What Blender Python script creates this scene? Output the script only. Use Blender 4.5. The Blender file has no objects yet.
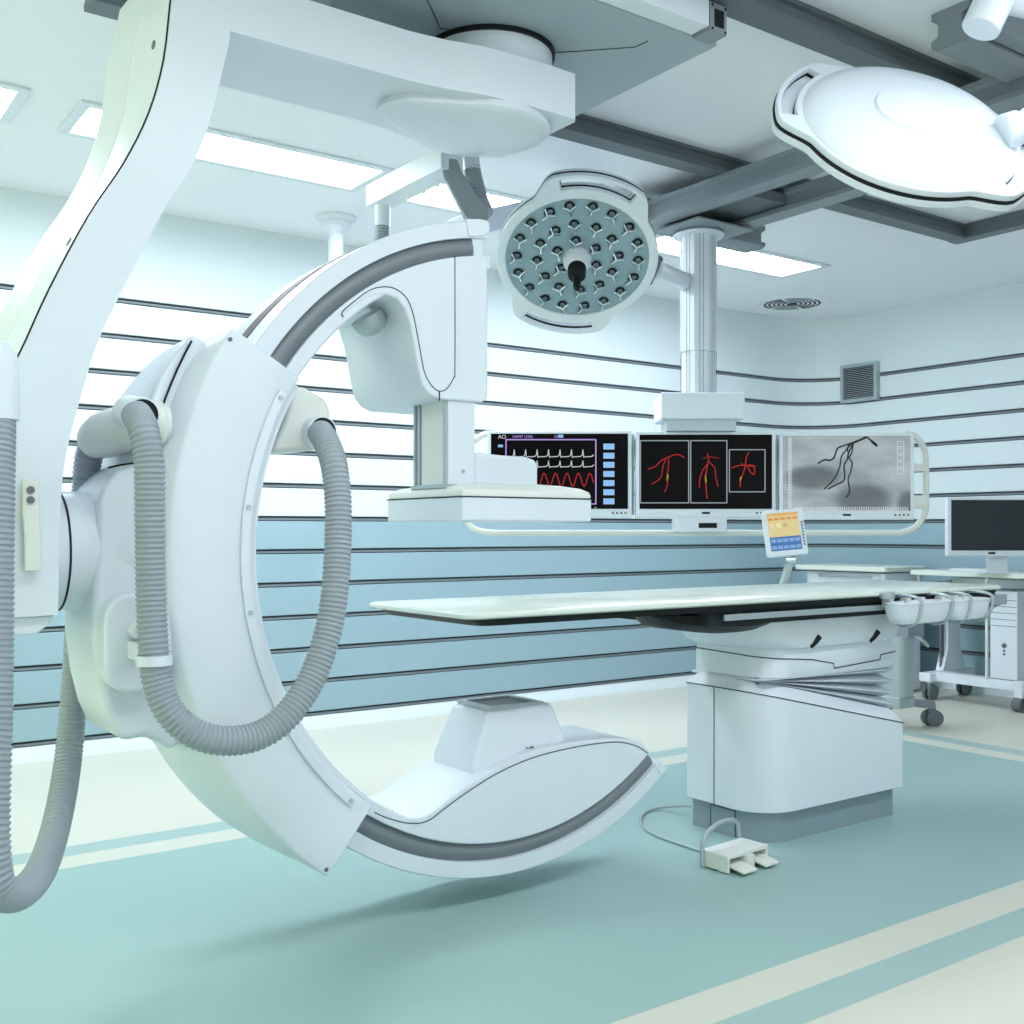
import bpy, bmesh, math, random
from mathutils import Vector, Matrix
random.seed(4)
S = bpy.context.scene
C = S.collection
PI = math.pi

# ------------------------------------------------------------------ camera
# back wall runs along X at Y=6.03, right wall along Y at X=7.44, eye 1.2 m high
FOC = 1082.0
YAW = math.atan(1520 / 1082.0)
FW = Vector((math.cos(YAW), math.sin(YAW), 0)); RT = Vector((math.sin(YAW), -math.cos(YAW), 0))
EYE = 1.2
cd = bpy.data.cameras.new('camera'); cam = bpy.data.objects.new('camera', cd); C.objects.link(cam)
cam.location = (0, 0, EYE); cam.rotation_euler = (PI / 2, 0, YAW - PI / 2)
cd.sensor_width = 36; cd.lens = 36 * FOC / 1024; cd.shift_y = 18 / 1024; cd.clip_start = 0.05
S.camera = cam
# ------------------------------------------------------------------ world, lights, exposure
S.view_settings.view_transform = 'Standard'; S.view_settings.look = 'None'
S.view_settings.gamma = 1; S.view_settings.use_curve_mapping = False
S.view_settings.exposure = 0.62
w = bpy.data.worlds.new('world'); S.world = w; w.use_nodes = True
w.node_tree.nodes['Background'].inputs[0].default_value = (0.9, 0.97, 1, 1)
w.node_tree.nodes['Background'].inputs[1].default_value = 0.3

def area(name, loc, rot, sx, sy, power, col):
    l = bpy.data.lights.new(name, 'AREA'); l.shape = 'RECTANGLE'; l.size = sx; l.size_y = sy
    l.energy = power; l.color = col
    o = bpy.data.objects.new(name, l); C.objects.link(o); o.location = loc; o.rotation_euler = rot
    return o
COOL = (0.88, 0.915, 1.0)
area('fill_light_front', (1.8, -2.2, 1.6), (PI / 2, 0, 0), 5.0, 2.2, 29, COOL)         # added fill lamp behind the viewer, no window modelled; faces +Y
area('fill_light_left', (-2.3, 3.3, 1.3), (PI / 2, 0, -PI / 2), 3.4, 1.8, 27, (0.90, 1.0, 0.60))  # added greenish fill lamp out of view, no window modelled; faces +X
area('ceiling_fill_light', (2.2, 1.1, 2.9), (0, 0, 0), 5.0, 0.5, 30, COOL)  # unseen area fill added under the near ceiling row
PANEL_EMIT = 15.0; NEAR_EMIT = 2.8

# ------------------------------------------------------------------ helpers
def at(px, py, Y=None, X=None, Z=None, D=None):
    u = (px - 512) / FOC
    d = FW + RT * u; d = Vector((d.x, d.y, (530 - py) / FOC))
    if Y is not None: s = Y / d.y
    elif X is not None: s = X / d.x
    elif Z is not None: s = (Z - EYE) / d.z
    else: s = D
    p = d * s; p.z += EYE
    return p

def lin(c):
    c = c / 255.0
    return c / 12.92 if c <= 0.04045 else ((c + 0.055) / 1.055) ** 2.4
MATS = {}
def mat(name, rgb, rough=0.45, metal=0.0, var=0.03, scale=6.0, emit=0.0, spec=0.5):
    if name in MATS: return MATS[name]
    m = bpy.data.materials.new(name); m.use_nodes = True
    nt = m.node_tree; b = nt.nodes['Principled BSDF']
    col = [lin(v) for v in rgb]
    tc = nt.nodes.new('ShaderNodeTexCoord'); nz = nt.nodes.new('ShaderNodeTexNoise'); nz.inputs['Scale'].default_value = scale
    nt.links.new(tc.outputs['Object'], nz.inputs['Vector'])
    mx = nt.nodes.new('ShaderNodeMix'); mx.data_type = 'RGBA'
    mx.inputs[6].default_value = (*[v * (1 - var) for v in col], 1); mx.inputs[7].default_value = (*[min(1, v * (1 + var)) for v in col], 1)
    nt.links.new(nz.outputs['Fac'], mx.inputs[0]); nt.links.new(mx.outputs[2], b.inputs['Base Color'])
    b.inputs['Roughness'].default_value = rough; b.inputs['Metallic'].default_value = metal
    b.inputs['Specular IOR Level'].default_value = spec
    if emit > 0:
        nt.links.new(mx.outputs[2], b.inputs['Emission Color']); b.inputs['Emission Strength'].default_value = emit
    MATS[name] = m
    return m

WHITE = mat('white_enamel', (224, 233, 241), 0.32)
IVORY = mat('ivory_enamel', (226, 231, 224), 0.35)
WALLW = mat('white_wall_panel', (226, 238, 242), 0.5, var=0.015, scale=2)
WALLB = mat('blue_wall_panel', (158, 187, 199), 0.45, var=0.03, scale=2)
GROOVE = mat('dark_groove', (62, 74, 80), 0.6)
STRIP = mat('grey_strip', (122, 134, 142), 0.5)
CEIL = mat('ceiling_paint', (242, 246, 252), 0.7, var=0.01)
STEEL = mat('grey_steel', (136, 146, 153), 0.4, var=0.04)
DSTEEL = mat('dark_steel', (98, 108, 114), 0.45)
ALU = mat('satin_aluminium', (175, 188, 192), 0.3, 0.35)
CHROME = mat('chrome', (205, 215, 220), 0.15, 0.9)
BLACK = mat('black_rubber', (24, 27, 29), 0.5, spec=0.2)
SEAM = mat('panel_seam', (45, 58, 66), 0.7)
TRACK = mat('grey_track', (122, 131, 136), 0.35)
HOSE = mat('grey_corrugated_plastic', (158, 168, 176), 0.45)
TOPW = mat('table_top_laminate', (222, 232, 222), 0.22)
PLINTH = mat('plinth_grey', (140, 158, 166), 0.4)
SCRBLK = mat('screen_black', (3, 3, 4), 0.3, var=0, spec=0.08)
SCRGREY = mat('screen_off', (52, 58, 62), 0.3, spec=0.2)
LIT = mat('lit_diffuser', (240, 245, 255), 0.5, var=0, emit=PANEL_EMIT)
LIT2 = mat('dimmed_diffuser', (246, 252, 255), 0.5, var=0, emit=NEAR_EMIT)

def E_(name, rgb, s=1.0):
    m = mat(name, tuple(v * .25 for v in rgb), 0.5, var=0, spec=.1); b = m.node_tree.nodes['Principled BSDF']
    b.inputs['Emission Color'].default_value = (*[lin(v) for v in rgb], 1); b.inputs['Emission Strength'].default_value = s * .68
    return m

def finish(name, bm, m, parent=None, bevel=0.0, smooth=True, M=None, seg=3, weld=False):
    if M is not None: bm.transform(M)
    if weld: bmesh.ops.remove_doubles(bm, verts=bm.verts, dist=1e-5)
    bmesh.ops.recalc_face_normals(bm, faces=bm.faces)
    me = bpy.data.meshes.new(name); bm.to_mesh(me); bm.free()
    for mm in (m if isinstance(m, (list, tuple)) else [m]): me.materials.append(mm)
    o = bpy.data.objects.new(name, me); C.objects.link(o)
    if smooth:
        me.polygons.foreach_set('use_smooth', [True] * len(me.polygons))
        me.set_sharp_from_angle(angle=math.radians(35))
    if bevel > 0:
        b = o.modifiers.new('bevel', 'BEVEL'); b.width = bevel; b.segments = seg; b.limit_method = 'ANGLE'
        b.angle_limit = math.radians(32); b.use_clamp_overlap = True; b.harden_normals = True
    if parent is not None:
        o.parent = parent
        if parent.type == 'EMPTY': o.matrix_parent_inverse = Matrix.Translation(parent.location).inverted()
    return o

def tag(o, label, cat, group=None, kind=None):
    if label: o['label'] = label
    if cat: o['category'] = cat
    if group: o['group'] = group
    if kind: o['kind'] = kind
    return o
def thing(name, label, cat, loc, group=None):
    o = bpy.data.objects.new(name, None); C.objects.link(o); o.location = loc; o.empty_display_size = 0.1
    return tag(o, label, cat, group)
def struct(o): o['kind'] = 'structure'; return o
def copy_tree(o, parent=None):
    c = o.copy(); C.objects.link(c)
    if parent is not None: c.parent = parent
    for ch in list(o.children): copy_tree(ch, c)
    return c

def box(bm, x0, x1, y0, y1, z0, z1):
    v = [bm.verts.new(p) for p in ((x0, y0, z0), (x1, y0, z0), (x1, y1, z0), (x0, y1, z0), (x0, y0, z1), (x1, y0, z1), (x1, y1, z1), (x0, y1, z1))]
    for f in ((0, 3, 2, 1), (4, 5, 6, 7), (0, 1, 5, 4), (1, 2, 6, 5), (2, 3, 7, 6), (3, 0, 4, 7)): bm.faces.new([v[i] for i in f])
    return bm
def B(*a): return box(bmesh.new(), *a)
def loft(bm, rings, cap=True, closed=False):
    R = [[bm.verts.new(p) for p in r] for r in rings]
    n = len(R[0]); k = len(R)
    for i in range(k if closed else k - 1):
        a, b = R[i], R[(i + 1) % k]
        for j in range(n): bm.faces.new((a[j], a[(j + 1) % n], b[(j + 1) % n], b[j]))
    if cap and not closed: bm.faces.new(R[0][::-1]); bm.faces.new(R[-1])
    return bm
def prism(bm, pts, axis, a0, a1):
    f = {'Y': lambda p, a: (p[0], a, p[1]), 'X': lambda p, a: (a, p[0], p[1]), 'Z': lambda p, a: (p[0], p[1], a)}[axis]
    return loft(bm, [[f(p, a0) for p in pts], [f(p, a1) for p in pts]])
def spline(P, n=8, closed=False):
    P = [Vector(p) for p in P]; out = []
    N = len(P)
    for i in range(N if closed else N - 1):
        if closed: p0, p1, p2, p3 = P[i - 1], P[i], P[(i + 1) % N], P[(i + 2) % N]
        else: p0, p1, p2, p3 = P[max(i - 1, 0)], P[i], P[i + 1], P[min(i + 2, N - 1)]
        for k in range(n):
            t = k / n
            out.append(0.5 * ((2 * p1) + (p2 - p0) * t + (2 * p0 - 5 * p1 + 4 * p2 - p3) * t * t + (3 * p1 - p0 - 3 * p2 + p3) * t ** 3))
    if not closed: out.append(P[-1])
    return out
def resample(P, step):
    out = [P[0].copy()]; acc = 0.0
    for a, b in zip(P[:-1], P[1:]):
        L = (b - a).length; d = step - acc
        while d <= L:
            out.append(a.lerp(b, d / L)); d += step
        acc = L - (d - step)
    return out
def tube(bm, P, r, n=12, rf=None, closed=False):
    P = [Vector(p) for p in P]; N = len(P); rings = []
    t = (P[1] - P[0]).normalized(); up = Vector((0, 0, 1)) if abs(t.z) < 0.9 else Vector((0, 1, 0))
    a = t.cross(up).normalized()
    for i in range(N):
        if closed: t = (P[(i + 1) % N] - P[i - 1]).normalized()
        else: t = (P[min(i + 1, N - 1)] - P[max(i - 1, 0)]).normalized()
        a = (a - t * a.dot(t)).normalized(); b = t.cross(a)
        rr = rf(i) if rf else r
        rings.append([P[i] + (a * math.cos(2 * PI * j / n) + b * math.sin(2 * PI * j / n)) * rr for j in range(n)])
    return loft(bm, rings, cap=not closed, closed=closed)
def lathe(bm, prof, M=Matrix.Identity(4), n=48):
    rings = []
    for k in range(n):
        c, s = math.cos(2 * PI * k / n), math.sin(2 * PI * k / n)
        rings.append([M @ Vector((r * c, r * s, z)) for r, z in prof])
    R = [[bm.verts.new(p) for p in r] for r in rings]
    m = len(prof)
    for k in range(n):
        a, b = R[k], R[(k + 1) % n]
        for j in range(m - 1):
            bm.faces.new((a[j], b[j], b[j + 1], a[j + 1]))
    bmesh.ops.remove_doubles(bm, verts=[v for r in R for v in r], dist=1e-6)
    return bm
def frame(o, x, y, z):
    return Matrix(((x[0], y[0], z[0], o[0]), (x[1], y[1], z[1], o[1]), (x[2], y[2], z[2], o[2]), (0, 0, 0, 1)))
def cyl(bm, p0, p1, r, n=24): return tube(bm, [p0, p1], r, n)
def rounded(x0, x1, y0, y1, r, n=6):
    out = []
    for cx, cy, a in ((x1 - r, y1 - r, 0), (x0 + r, y1 - r, 90), (x0 + r, y0 + r, 180), (x1 - r, y0 + r, 270)):
        for k in range(n + 1):
            t = math.radians(a + 90 * k / n); out.append((cx + r * math.cos(t), cy + r * math.sin(t)))
    return out
def seam(name, P, parent, r=0.0016, m=None):
    return finish(name, tube(bmesh.new(), P, r, 6), m or SEAM, parent)

# ------------------------------------------------------------------ the room shell
YB, XR, ZC, RC = 6.03, 7.44, 2.96, 0.5
X0, Y0 = -2.5, -2.5
def wallpath(part):
    if part == 'back':
        P = [(X0, YB)] + [(x, YB) for x in (0, 2, 4, 6)]
        rng = range(0, 9)
    else: P = []; rng = range(8, 17)
    for k in rng:
        t = math.radians(90 - 90 * k / 16); P.append((XR - RC + RC * math.cos(t), YB - RC + RC * math.sin(t)))
    if part == 'right': P += [(XR, 4), (XR, 2), (XR, 0), (XR, Y0)]
    return P
def sweep(bm, path, prof, mi=0):
    rings = []
    for i, p in enumerate(path):
        a = Vector(path[max(i - 1, 0)]); b = Vector(path[min(i + 1, len(path) - 1)]); t = (b - a).normalized()
        if i == 0: t = (Vector(path[1]) - a).normalized()
        n = Vector((t.y, -t.x))     # towards the room
        if len(path) > 2 and i in (0, len(path) - 1):
            pass
        rings.append([(p[0] + n.x * d, p[1] + n.y * d, z) for d, z in prof])
    k = len(bm.faces); loft(bm, rings); bm.faces.ensure_lookup_table()
    for f in bm.faces[k:]: f.material_index = mi
    return bm
STR = [0.087 + 0.1968 * k for k in range(13)]
for side in ('back', 'right'):
    P = wallpath(side); bm = bmesh.new()
    sweep(bm, P, [(-0.15, 0), (-0.022, 0), (-0.022, ZC + 0.1), (-0.15, ZC + 0.1)], 0)
    for k in range(13):
        z0 = STR[k] + 0.015; z1 = STR[k + 1] - 0.015 if k < 12 else ZC + 0.02
        sweep(bm, P, [(-0.03, z0), (-0.003, z0), (0, z0 + 0.003), (0, z1 - 0.003), (-0.003, z1), (-0.03, z1)], 1 if k < 6 else 2)
        sweep(bm, P, [(-0.03, STR[k] - 0.009), (-0.004, STR[k] - 0.009), (-0.004, STR[k] + 0.003), (-0.03, STR[k] + 0.003)], 3)
    struct(finish('wall_' + side, bm, [GROOVE, WALLB, WALLW, STRIP]))
    bb = bmesh.new(); sweep(bb, P, [(-0.02, 0), (0.035, 0), (0.03, 0.02), (0.012, 0.05), (0.0, 0.073), (-0.02, 0.073)])
    struct(finish('baseboard_' + side, bb, WALLW))
struct(finish('wall_left', B(X0 - 0.15, X0, Y0 - .15, YB, 0, ZC + .1), mat('green_white_wall', (222, 230, 205), 0.6)))
struct(finish('wall_front', B(X0, XR + .15, Y0 - 0.15, Y0, 0, ZC + .1), WALLW))

# floor: one slab whose inlaid border stripes are part of the vinyl
FM = bpy.data.materials.new('vinyl_floor'); FM.use_nodes = True
nt = FM.node_tree; bs = nt.nodes['Principled BSDF']; bs.inputs['Roughness'].default_value = 0.38
def nd(t, **k):
    n = nt.nodes.new(t)
    for a, v in k.items(): setattr(n, a, v)
    return n
geo = nd('ShaderNodeNewGeometry'); sep = nd('ShaderNodeSeparateXYZ'); nt.links.new(geo.outputs['Position'], sep.inputs[0])
def mth(op, a, b=None):
    n = nd('ShaderNodeMath', operation=op)
    for i, v in enumerate((a, b)):
        if v is None: continue
        if hasattr(v, 'links'): nt.links.new(v, n.inputs[i])
        else: n.inputs[i].default_value = v
    return n.outputs[0]
XCN, YCN, HX, HY = 2.45, 3.025, 2.95, 1.02
dx = mth('SUBTRACT', mth('ABSOLUTE', mth('SUBTRACT', sep.outputs[0], XCN)), HX)
dy = mth('SUBTRACT', mth('ABSOLUTE', mth('SUBTRACT', sep.outputs[1], YCN)), HY)
dd = mth('MAXIMUM', dx, dy)
nz = nd('ShaderNodeTexNoise'); nz.inputs['Scale'].default_value = 1.7; nt.links.new(geo.outputs['Position'], nz.inputs['Vector'])
def col(rgb): return (*[lin(v) for v in rgb], 1)
TEAL, CREAM, TEAL2 = (156, 188, 185), (212, 213, 200), (162, 190, 187)
cur = None
def mixc(fac, a, b):
    n = nd('ShaderNodeMix', data_type='RGBA'); nt.links.new(fac, n.inputs[0])
    for i, v in ((6, a), (7, b)):
        if isinstance(v, tuple): n.inputs[i].default_value = v
        else: nt.links.new(v, n.inputs[i])
    return n.outputs[2]
c1 = mixc(mth('GREATER_THAN', dd, 0.0), col(TEAL), col(CREAM))
c2 = mixc(mth('GREATER_THAN', dd, 0.145), c1, col(TEAL2))
c3 = mixc(mth('GREATER_THAN', dd, 0.275), c2, col(CREAM))
nt.links.new(mixc(mth('MULTIPLY', nz.outputs['Fac'], 0.05), c3, col((190, 200, 195))), bs.inputs['Base Color'])
struct(finish('floor', B(X0 - .15, XR + .15, Y0 - .15, YB + .15, -0.1, 0), FM, smooth=False))

# ------------------------------------------------------------------ ceiling with openings for the recessed lights
LX = [(-0.51 + 1.65 * k, 0.93 + 1.65 * k) for k in range(4)]       # far row
ROWS = [(4.63, 5.04), (0.95, 1.36)]
bm = bmesh.new()
xs = sorted({X0 - .15, XR + .15} | {a + 0.0 for l in LX for a in l}); ys = sorted({Y0 - .15, YB + .15} | {a for r in ROWS for a in r})
for i in range(len(xs) - 1):
    for j in range(len(ys) - 1):
        hole = any(abs(xs[i] - l[0]) < 1e-6 for l in LX) and any(abs(ys[j] - r[0]) < 1e-6 for r in ROWS)
        if not hole: box(bm, xs[i], xs[i + 1], ys[j], ys[j + 1], ZC, ZC + 0.12)
struct(finish('ceiling', bm, CEIL, smooth=False))
def light_fixture(x0, x1, y0, y1, label, lm=None):
    t = thing('ceiling_light', label, 'light', ((x0 + x1) / 2, (y0 + y1) / 2, ZC), 'recessed ceiling lights in two rows')
    f = bmesh.new(); w = 0.035
    box(f, x0 - 0.01, x1 + 0.01, y0 - 0.01, y0 + w, ZC - 0.012, ZC - 0.0005); box(f, x0 - 0.01, x1 + 0.01, y1 - w, y1 + 0.01, ZC - 0.012, ZC - 0.0005)
    box(f, x0 - 0.01, x0 + w, y0 + w, y1 - w, ZC - 0.012, ZC - 0.0005); box(f, x1 - w, x1 + 0.01, y0 + w, y1 - w, ZC - 0.012, ZC - 0.0005)
    finish('frame', f, WHITE, t, 0.003)
    g = bmesh.new()   # sheet-metal tray above the opening
    box(g, x0 + .001, x1 - .001, y0 + .001, y1 - .001, ZC + 0.09, ZC + 0.11)
    box(g, x0 + .001, x0 + .012, y0 + .001, y1 - .001, ZC, ZC + 0.09); box(g, x1 - .012, x1 - .001, y0 + .001, y1 - .001, ZC, ZC + 0.09)
    box(g, x0 + .012, x1 - .012, y0 + .001, y0 + .012, ZC, ZC + 0.09); box(g, x0 + .012, x1 - .012, y1 - .012, y1 - .001, ZC, ZC + 0.09)
    finish('tray', g, STEEL, t)
    finish('diffuser', B(x0 + 0.045, x1 - 0.045, y0 + 0.03, y1 - 0.03, ZC + 0.01, ZC + 0.03), lm or LIT, t)
    for xx in (x0 + 0.12, x1 - 0.12): finish('lamp_clip', B(xx - 0.03, xx + 0.03, (y0 + y1) / 2 - .006, (y0 + y1) / 2 + .006, ZC + .004, ZC + 0.0105), STEEL, t)
names = ['recessed ceiling light cut off by the left picture edge', 'lit recessed ceiling light beside the curved support arm',
         'lit recessed ceiling light behind the jointed pendant arm', 'lit recessed ceiling light above the monitor column']
for (a, b), nm in zip(LX, names): light_fixture(a, b, *ROWS[0], nm)
for (a, b) in LX: light_fixture(a, b, *ROWS[1], 'recessed ceiling light in the near row above the viewer', LIT2)

# round ceiling air outlet
def arcpts(cx, cy, r, a0, a1, n): return [(cx + r * math.cos(math.radians(a0 + (a1 - a0) * k / n)), cy + r * math.sin(math.radians(a0 + (a1 - a0) * k / n))) for k in range(n + 1)]
t = thing('air_vent', 'round slotted air outlet in the ceiling near the corner', 'vent', (6.64, 5.58, ZC))
M = Matrix.Translation((6.64, 5.58, ZC))
finish('rim', lathe(bmesh.new(), [(0.0, -0.001), (0.0, -0.006), (0.27, -0.006), (0.285, -0.012), (0.30, -0.012), (0.305, -0.001), (0, -0.001)], M), CEIL, t)
sl = bmesh.new(); gp = bmesh.new()
for k in range(5):
    r = 0.07 + 0.034 * k
    for s in (0, 180):
        o_ = arcpts(6.64, 5.58, r + 0.008, s - 52 - 35, s + 52 - 35, 20); i_ = arcpts(6.64, 5.58, r - 0.007, s - 52 - 35, s + 52 - 35, 20)
        prism(sl, o_ + i_[::-1], 'Z', ZC - 0.009, ZC - 0.0065)
for s in (90, 270):
    o_ = arcpts(6.64, 5.58, 0.215, s - 30 - 35, s + 30 - 35, 10); i_ = arcpts(6.64, 5.58, 0.05, s - 30 - 35, s + 30 - 35, 10)
    prism(gp, o_ + i_[::-1], 'Z', ZC - 0.009, ZC - 0.0065)
finish('slot', sl, BLACK, t); finish('grille', gp, STEEL, t)
finish('hub', cyl(bmesh.new(), (6.64, 5.58, ZC - .0065), (6.64, 5.58, ZC - .012), 0.04), BLACK, t)

# louvred vent on the right wall
t = thing('wall_vent', 'square louvred air vent set high in the right wall', 'vent', (XR, 5.53, 2.4))
f = bmesh.new(); y0, y1, z0, z1 = 5.36, 5.71, 2.245, 2.555
box(f, XR - 0.05, XR + .005, y0 + .028, y1 - .028, z0, z0 + .028); box(f, XR - 0.05, XR + .005, y0 + .028, y1 - .028, z1 - .028, z1)
box(f, XR - 0.05, XR + .005, y0, y0 + .028, z0, z1); box(f, XR - 0.05, XR + .005, y1 - .028, y1, z0, z1)
finish('frame', f, ALU, t, 0.003)
f = bmesh.new()
for k in range(17):
    zz = z0 + .034 + k * .0147; prism(f, [(XR - .044, zz), (XR - .044, zz + .004), (XR - .026, zz + .010), (XR - .026, zz + .006)], 'Y', y0 + .028, y1 - .028)
finish('louvre', f, ALU, t); finish('backing', B(XR - .028, XR + .004, y0 + .02, y1 - .02, z0 + .02, z1 - .02), BLACK, t)

# ceiling post at the back
t = thing('ceiling_post', 'white round ceiling post with stepped collar behind the C shaped arm', 'post', (2.72, 5.53, ZC))
M = Matrix.Translation((2.72, 5.53, ZC))
finish('collar', lathe(bmesh.new(), [(0, 0), (0.115, 0), (0.115, -0.016), (0.09, -0.028), (0.088, -0.045), (0.066, -0.058), (0.062, -0.08), (0.045, -0.10), (0, -0.10)], M), WHITE, t)
finish('tube', cyl(bmesh.new(), (2.72, 5.53, ZC - .09), (2.72, 5.53, 2.70), 0.042), WHITE, t)
finish('tube_end', lathe(bmesh.new(), [(0, 2.70), (0.05, 2.70), (0.055, 2.695), (0.055, 2.66), (0.045, 2.65), (0, 2.65)], Matrix.Translation((2.72, 5.53, 0))), WHITE, t)

# ------------------------------------------------------------------ ceiling rails
def rail_x(x0, x1, yc, z0, label, s=1):
    bm = bmesh.new()
    prism(bm, [(yc - .045, ZC - .001), (yc - .045, ZC - .015), (yc - .03, ZC - .02), (yc - .03, z0 + .03), (yc - .05, z0 + .02), (yc - .05, z0), (yc + .05, z0), (yc + .05, z0 + .02),
               (yc + .03, z0 + .03), (yc + .03, ZC - .02), (yc + .045, ZC - .015), (yc + .045, ZC - .001)], 'X', x0, x1)
    return tag(finish('ceiling_rail', bm, DSTEEL, None), label, 'rail')
rail_x(0.9, 5.72, 3.60, 2.875, 'dark steel ceiling rail running behind the round lamp to the corner frame')
rail_x(0.9, 5.72, 2.42, 2.875, 'dark steel ceiling rail passing above the bright tilted surgical lamp')
bm = bmesh.new()
prism(bm, [(5.725, 2.959), (5.725, 2.9), (5.722, 2.895), (5.722, 2.875), (5.81, 2.875), (5.81, 2.895), (5.79, 2.90), (5.79, 2.959)], 'Y', 2.0, 3.66)
finish_ = finish('ceiling_rail', bm, DSTEEL); tag(finish_, 'short dark steel cross rail closing the right end of the long rails', 'rail')

# bridge carrying the monitor column
t = thing('rail_bridge', 'grey twin beam bridge hanging under the ceiling rails above the monitor column', 'bridge', (4.1, 3.3, 2.87))
for xa in (3.80, 4.22):
    bm = bmesh.new(); z0 = 2.765; zt = 2.873
    prism(bm, [(xa - .05, zt), (xa - .05, zt - .02), (xa - .035, zt - .03), (xa - .035, z0 + .028), (xa - .055, z0 + .02), (xa - .055, z0), (xa + .055, z0), (xa + .055, z0 + .02),
               (xa + .035, z0 + .028), (xa + .035, zt - .03), (xa + .05, zt - .02), (xa + .05, zt)], 'Y', 1.6, 4.10)
    finish('beam', bm, STEEL, t)
bm = bmesh.new()
prism(bm, [(4.105, 2.90), (4.105, 2.875), (4.135, 2.865), (4.135, 2.815), (4.105, 2.805), (4.105, 2.785), (4.13, 2.775), (4.25, 2.775), (4.27, 2.79), (4.27, 2.90)], 'X', 3.66, 4.66)
finish('end_block', bm, STEEL, t)
finish('crossbar', B(3.86, 4.16, 2.25, 2.33, 2.79, 2.86), STEEL, t, .004)
finish('crossbar', B(3.838, 4.183, 3.55, 4.09, 2.80, 2.85), DSTEEL, t, .004)

# lamp carriage at the upper right
t = thing('lamp_carriage', 'grey profiled ceiling carriage at the upper right picture corner', 'carriage', (4.6, 2.6, 2.9))
p = at(935, 40, Z=2.80)
bm = bmesh.new(); yc = 2.11; xa = 3.31
prism(bm, [(yc - .07, 2.959), (yc - .07, 2.935), (yc - .045, 2.925), (yc - .045, 2.875), (yc - .07, 2.865), (yc - .07, 2.84), (yc - .05, 2.825), (yc + .05, 2.825), (yc + .07, 2.84), (yc + .07, 2.865), (yc + .045, 2.875), (yc + .045, 2.925), (yc + .07, 2.935), (yc + .07, 2.959)], 'X', xa, 3.74)
finish('profile', bm, STEEL, t)
finish('side_profile', B(xa + .02, 3.74, yc - .13, yc - .075, 2.85, 2.958), STEEL, t, 0.006)

# ------------------------------------------------------------------ the C-arm angiography machine
CX, CZ = 2.04, 1.137
def arcsweep(bm, prof, a0, a1, n=72):
    rings = []
    for k in range(n + 1):
        t = math.radians(a0 + (a1 - a0) * k / n); c, s = math.cos(t), math.sin(t)
        rings.append([(CX + r * c, y, CZ + r * s) for r, y in prof])
    return loft(bm, rings)
def pol(r, a): return (CX + r * math.cos(math.radians(a)), CZ + r * math.sin(math.radians(a)))
g = thing('c_arm_machine', 'large white C shaped X-ray machine hanging from the ceiling by a curved arm', 'x-ray machine', (CX, 3.0, 2.685))
# C arc
YF, YK = 2.86, 3.18
arc = finish('curved_arc', arcsweep(bmesh.new(), [(1.052, YF + .004), (1.048, YF), (1.0, YF), (1.0, YF + .03), (0.943, YF + .03), (0.943, YF), (0.905, YF), (0.90, YF + .005),
      (0.90, YK - .005), (0.905, YK), (0.943, YK), (0.943, YK - .03), (1.0, YK - .03), (1.0, YK), (1.048, YK), (1.052, YK - .004)], 95.6, 309.2, 110), WHITE, g)
trk = [(1.0005, YF + .012), (1.0005, YF + .032), (0.9425, YF + .032), (0.9425, YF + .006)]
tprof = [(1.0, YF + .02)] + [(0.943 + 0.057 * (1 - k / 8), YF + .02 - 0.014 * math.sin(PI * k / 8)) for k in range(9)] + [(0.943, YF + .031), (1.0, YF + .031)]
finish('groove_track', arcsweep(bmesh.new(), tprof[1:], 98.9, 309.0, 110), TRACK, arc)
finish('outer_band', arcsweep(bmesh.new(), [(1.051, 2.985), (1.054, 2.985), (1.054, 3.06), (1.051, 3.06)], 104, 309.0, 90), BLACK, arc)
# end cap of the upper arc
bm = bmesh.new(); a, b = at(454, 223, Y=YF), at(487.5, 223, Y=YF)
prism(bm, [pol(1.058, 100), pol(1.058, 97), (1.945, CZ + 1.05), (1.945, CZ + 1.012), pol(1.004, 97), pol(1.003, 100)], 'Y', YF - .006, YK + .006)
finish('end_block', bm, WHITE, arc, 0.004)
bm = bmesh.new(); prism(bm, [pol(1.0, 98.8), (1.93, CZ + 1.01), (1.93, CZ + .925), pol(.93, 98.8)], 'Y', YF + .010, YK - .012)
finish('end_block', bm, WHITE, arc, 0.004)
# right end lip of the lower arc
bm = bmesh.new(); prism(bm, [pol(1.05, 308.5), pol(1.05, 310.4), pol(1.002, 310.4), pol(1.002, 308.5)], 'Y', YF - .004, YK)
finish('end_lip', bm, WHITE, arc, 0.003)

# sleeve
SA0, SA1 = 148.6, 232.2
sp = [(1.150, 2.765), (1.135, 2.76), (0.935, 2.76), (0.922, 2.768), (0.918, 2.80), (0.918, 3.24), (0.93, 3.275), (1.13, 3.275), (1.17, 3.255), (1.195, 3.20), (1.205, 3.12), (1.205, 2.98), (1.195, 2.88), (1.175, 2.80)]
rings = []; n = 60
for k in range(n + 1):
    f = k / n; a = SA0 + (SA1 - SA0) * f
    t = math.radians(a); c, s = math.cos(t), math.sin(t)
    e = min(f, 1 - f) / 0.10; q = 1 - max(0, 1 - e) ** 2 if e < 1 else 1
    e2 = (1 - f) / 0.3; q2 = 1 - max(0, 1 - e2) ** 2 * 0.9 if e2 < 1 else 1
    rings.append([(CX + (r if r < 1.151 else 1.15 + (r - 1.15) * q * q2) * c, y, CZ + (r if r < 1.151 else 1.15 + (r - 1.15) * q * q2) * s) for r, y in sp])
sleeve = finish('sleeve', loft(bmesh.new(), rings), WHITE, g, 0.006)
bm = bmesh.new(); arcsweep(bm, [(0.962, 2.7605), (0.962, 2.752), (0.936, 2.752), (0.936, 2.7605)], 152.5, 228.5, 60)
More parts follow.
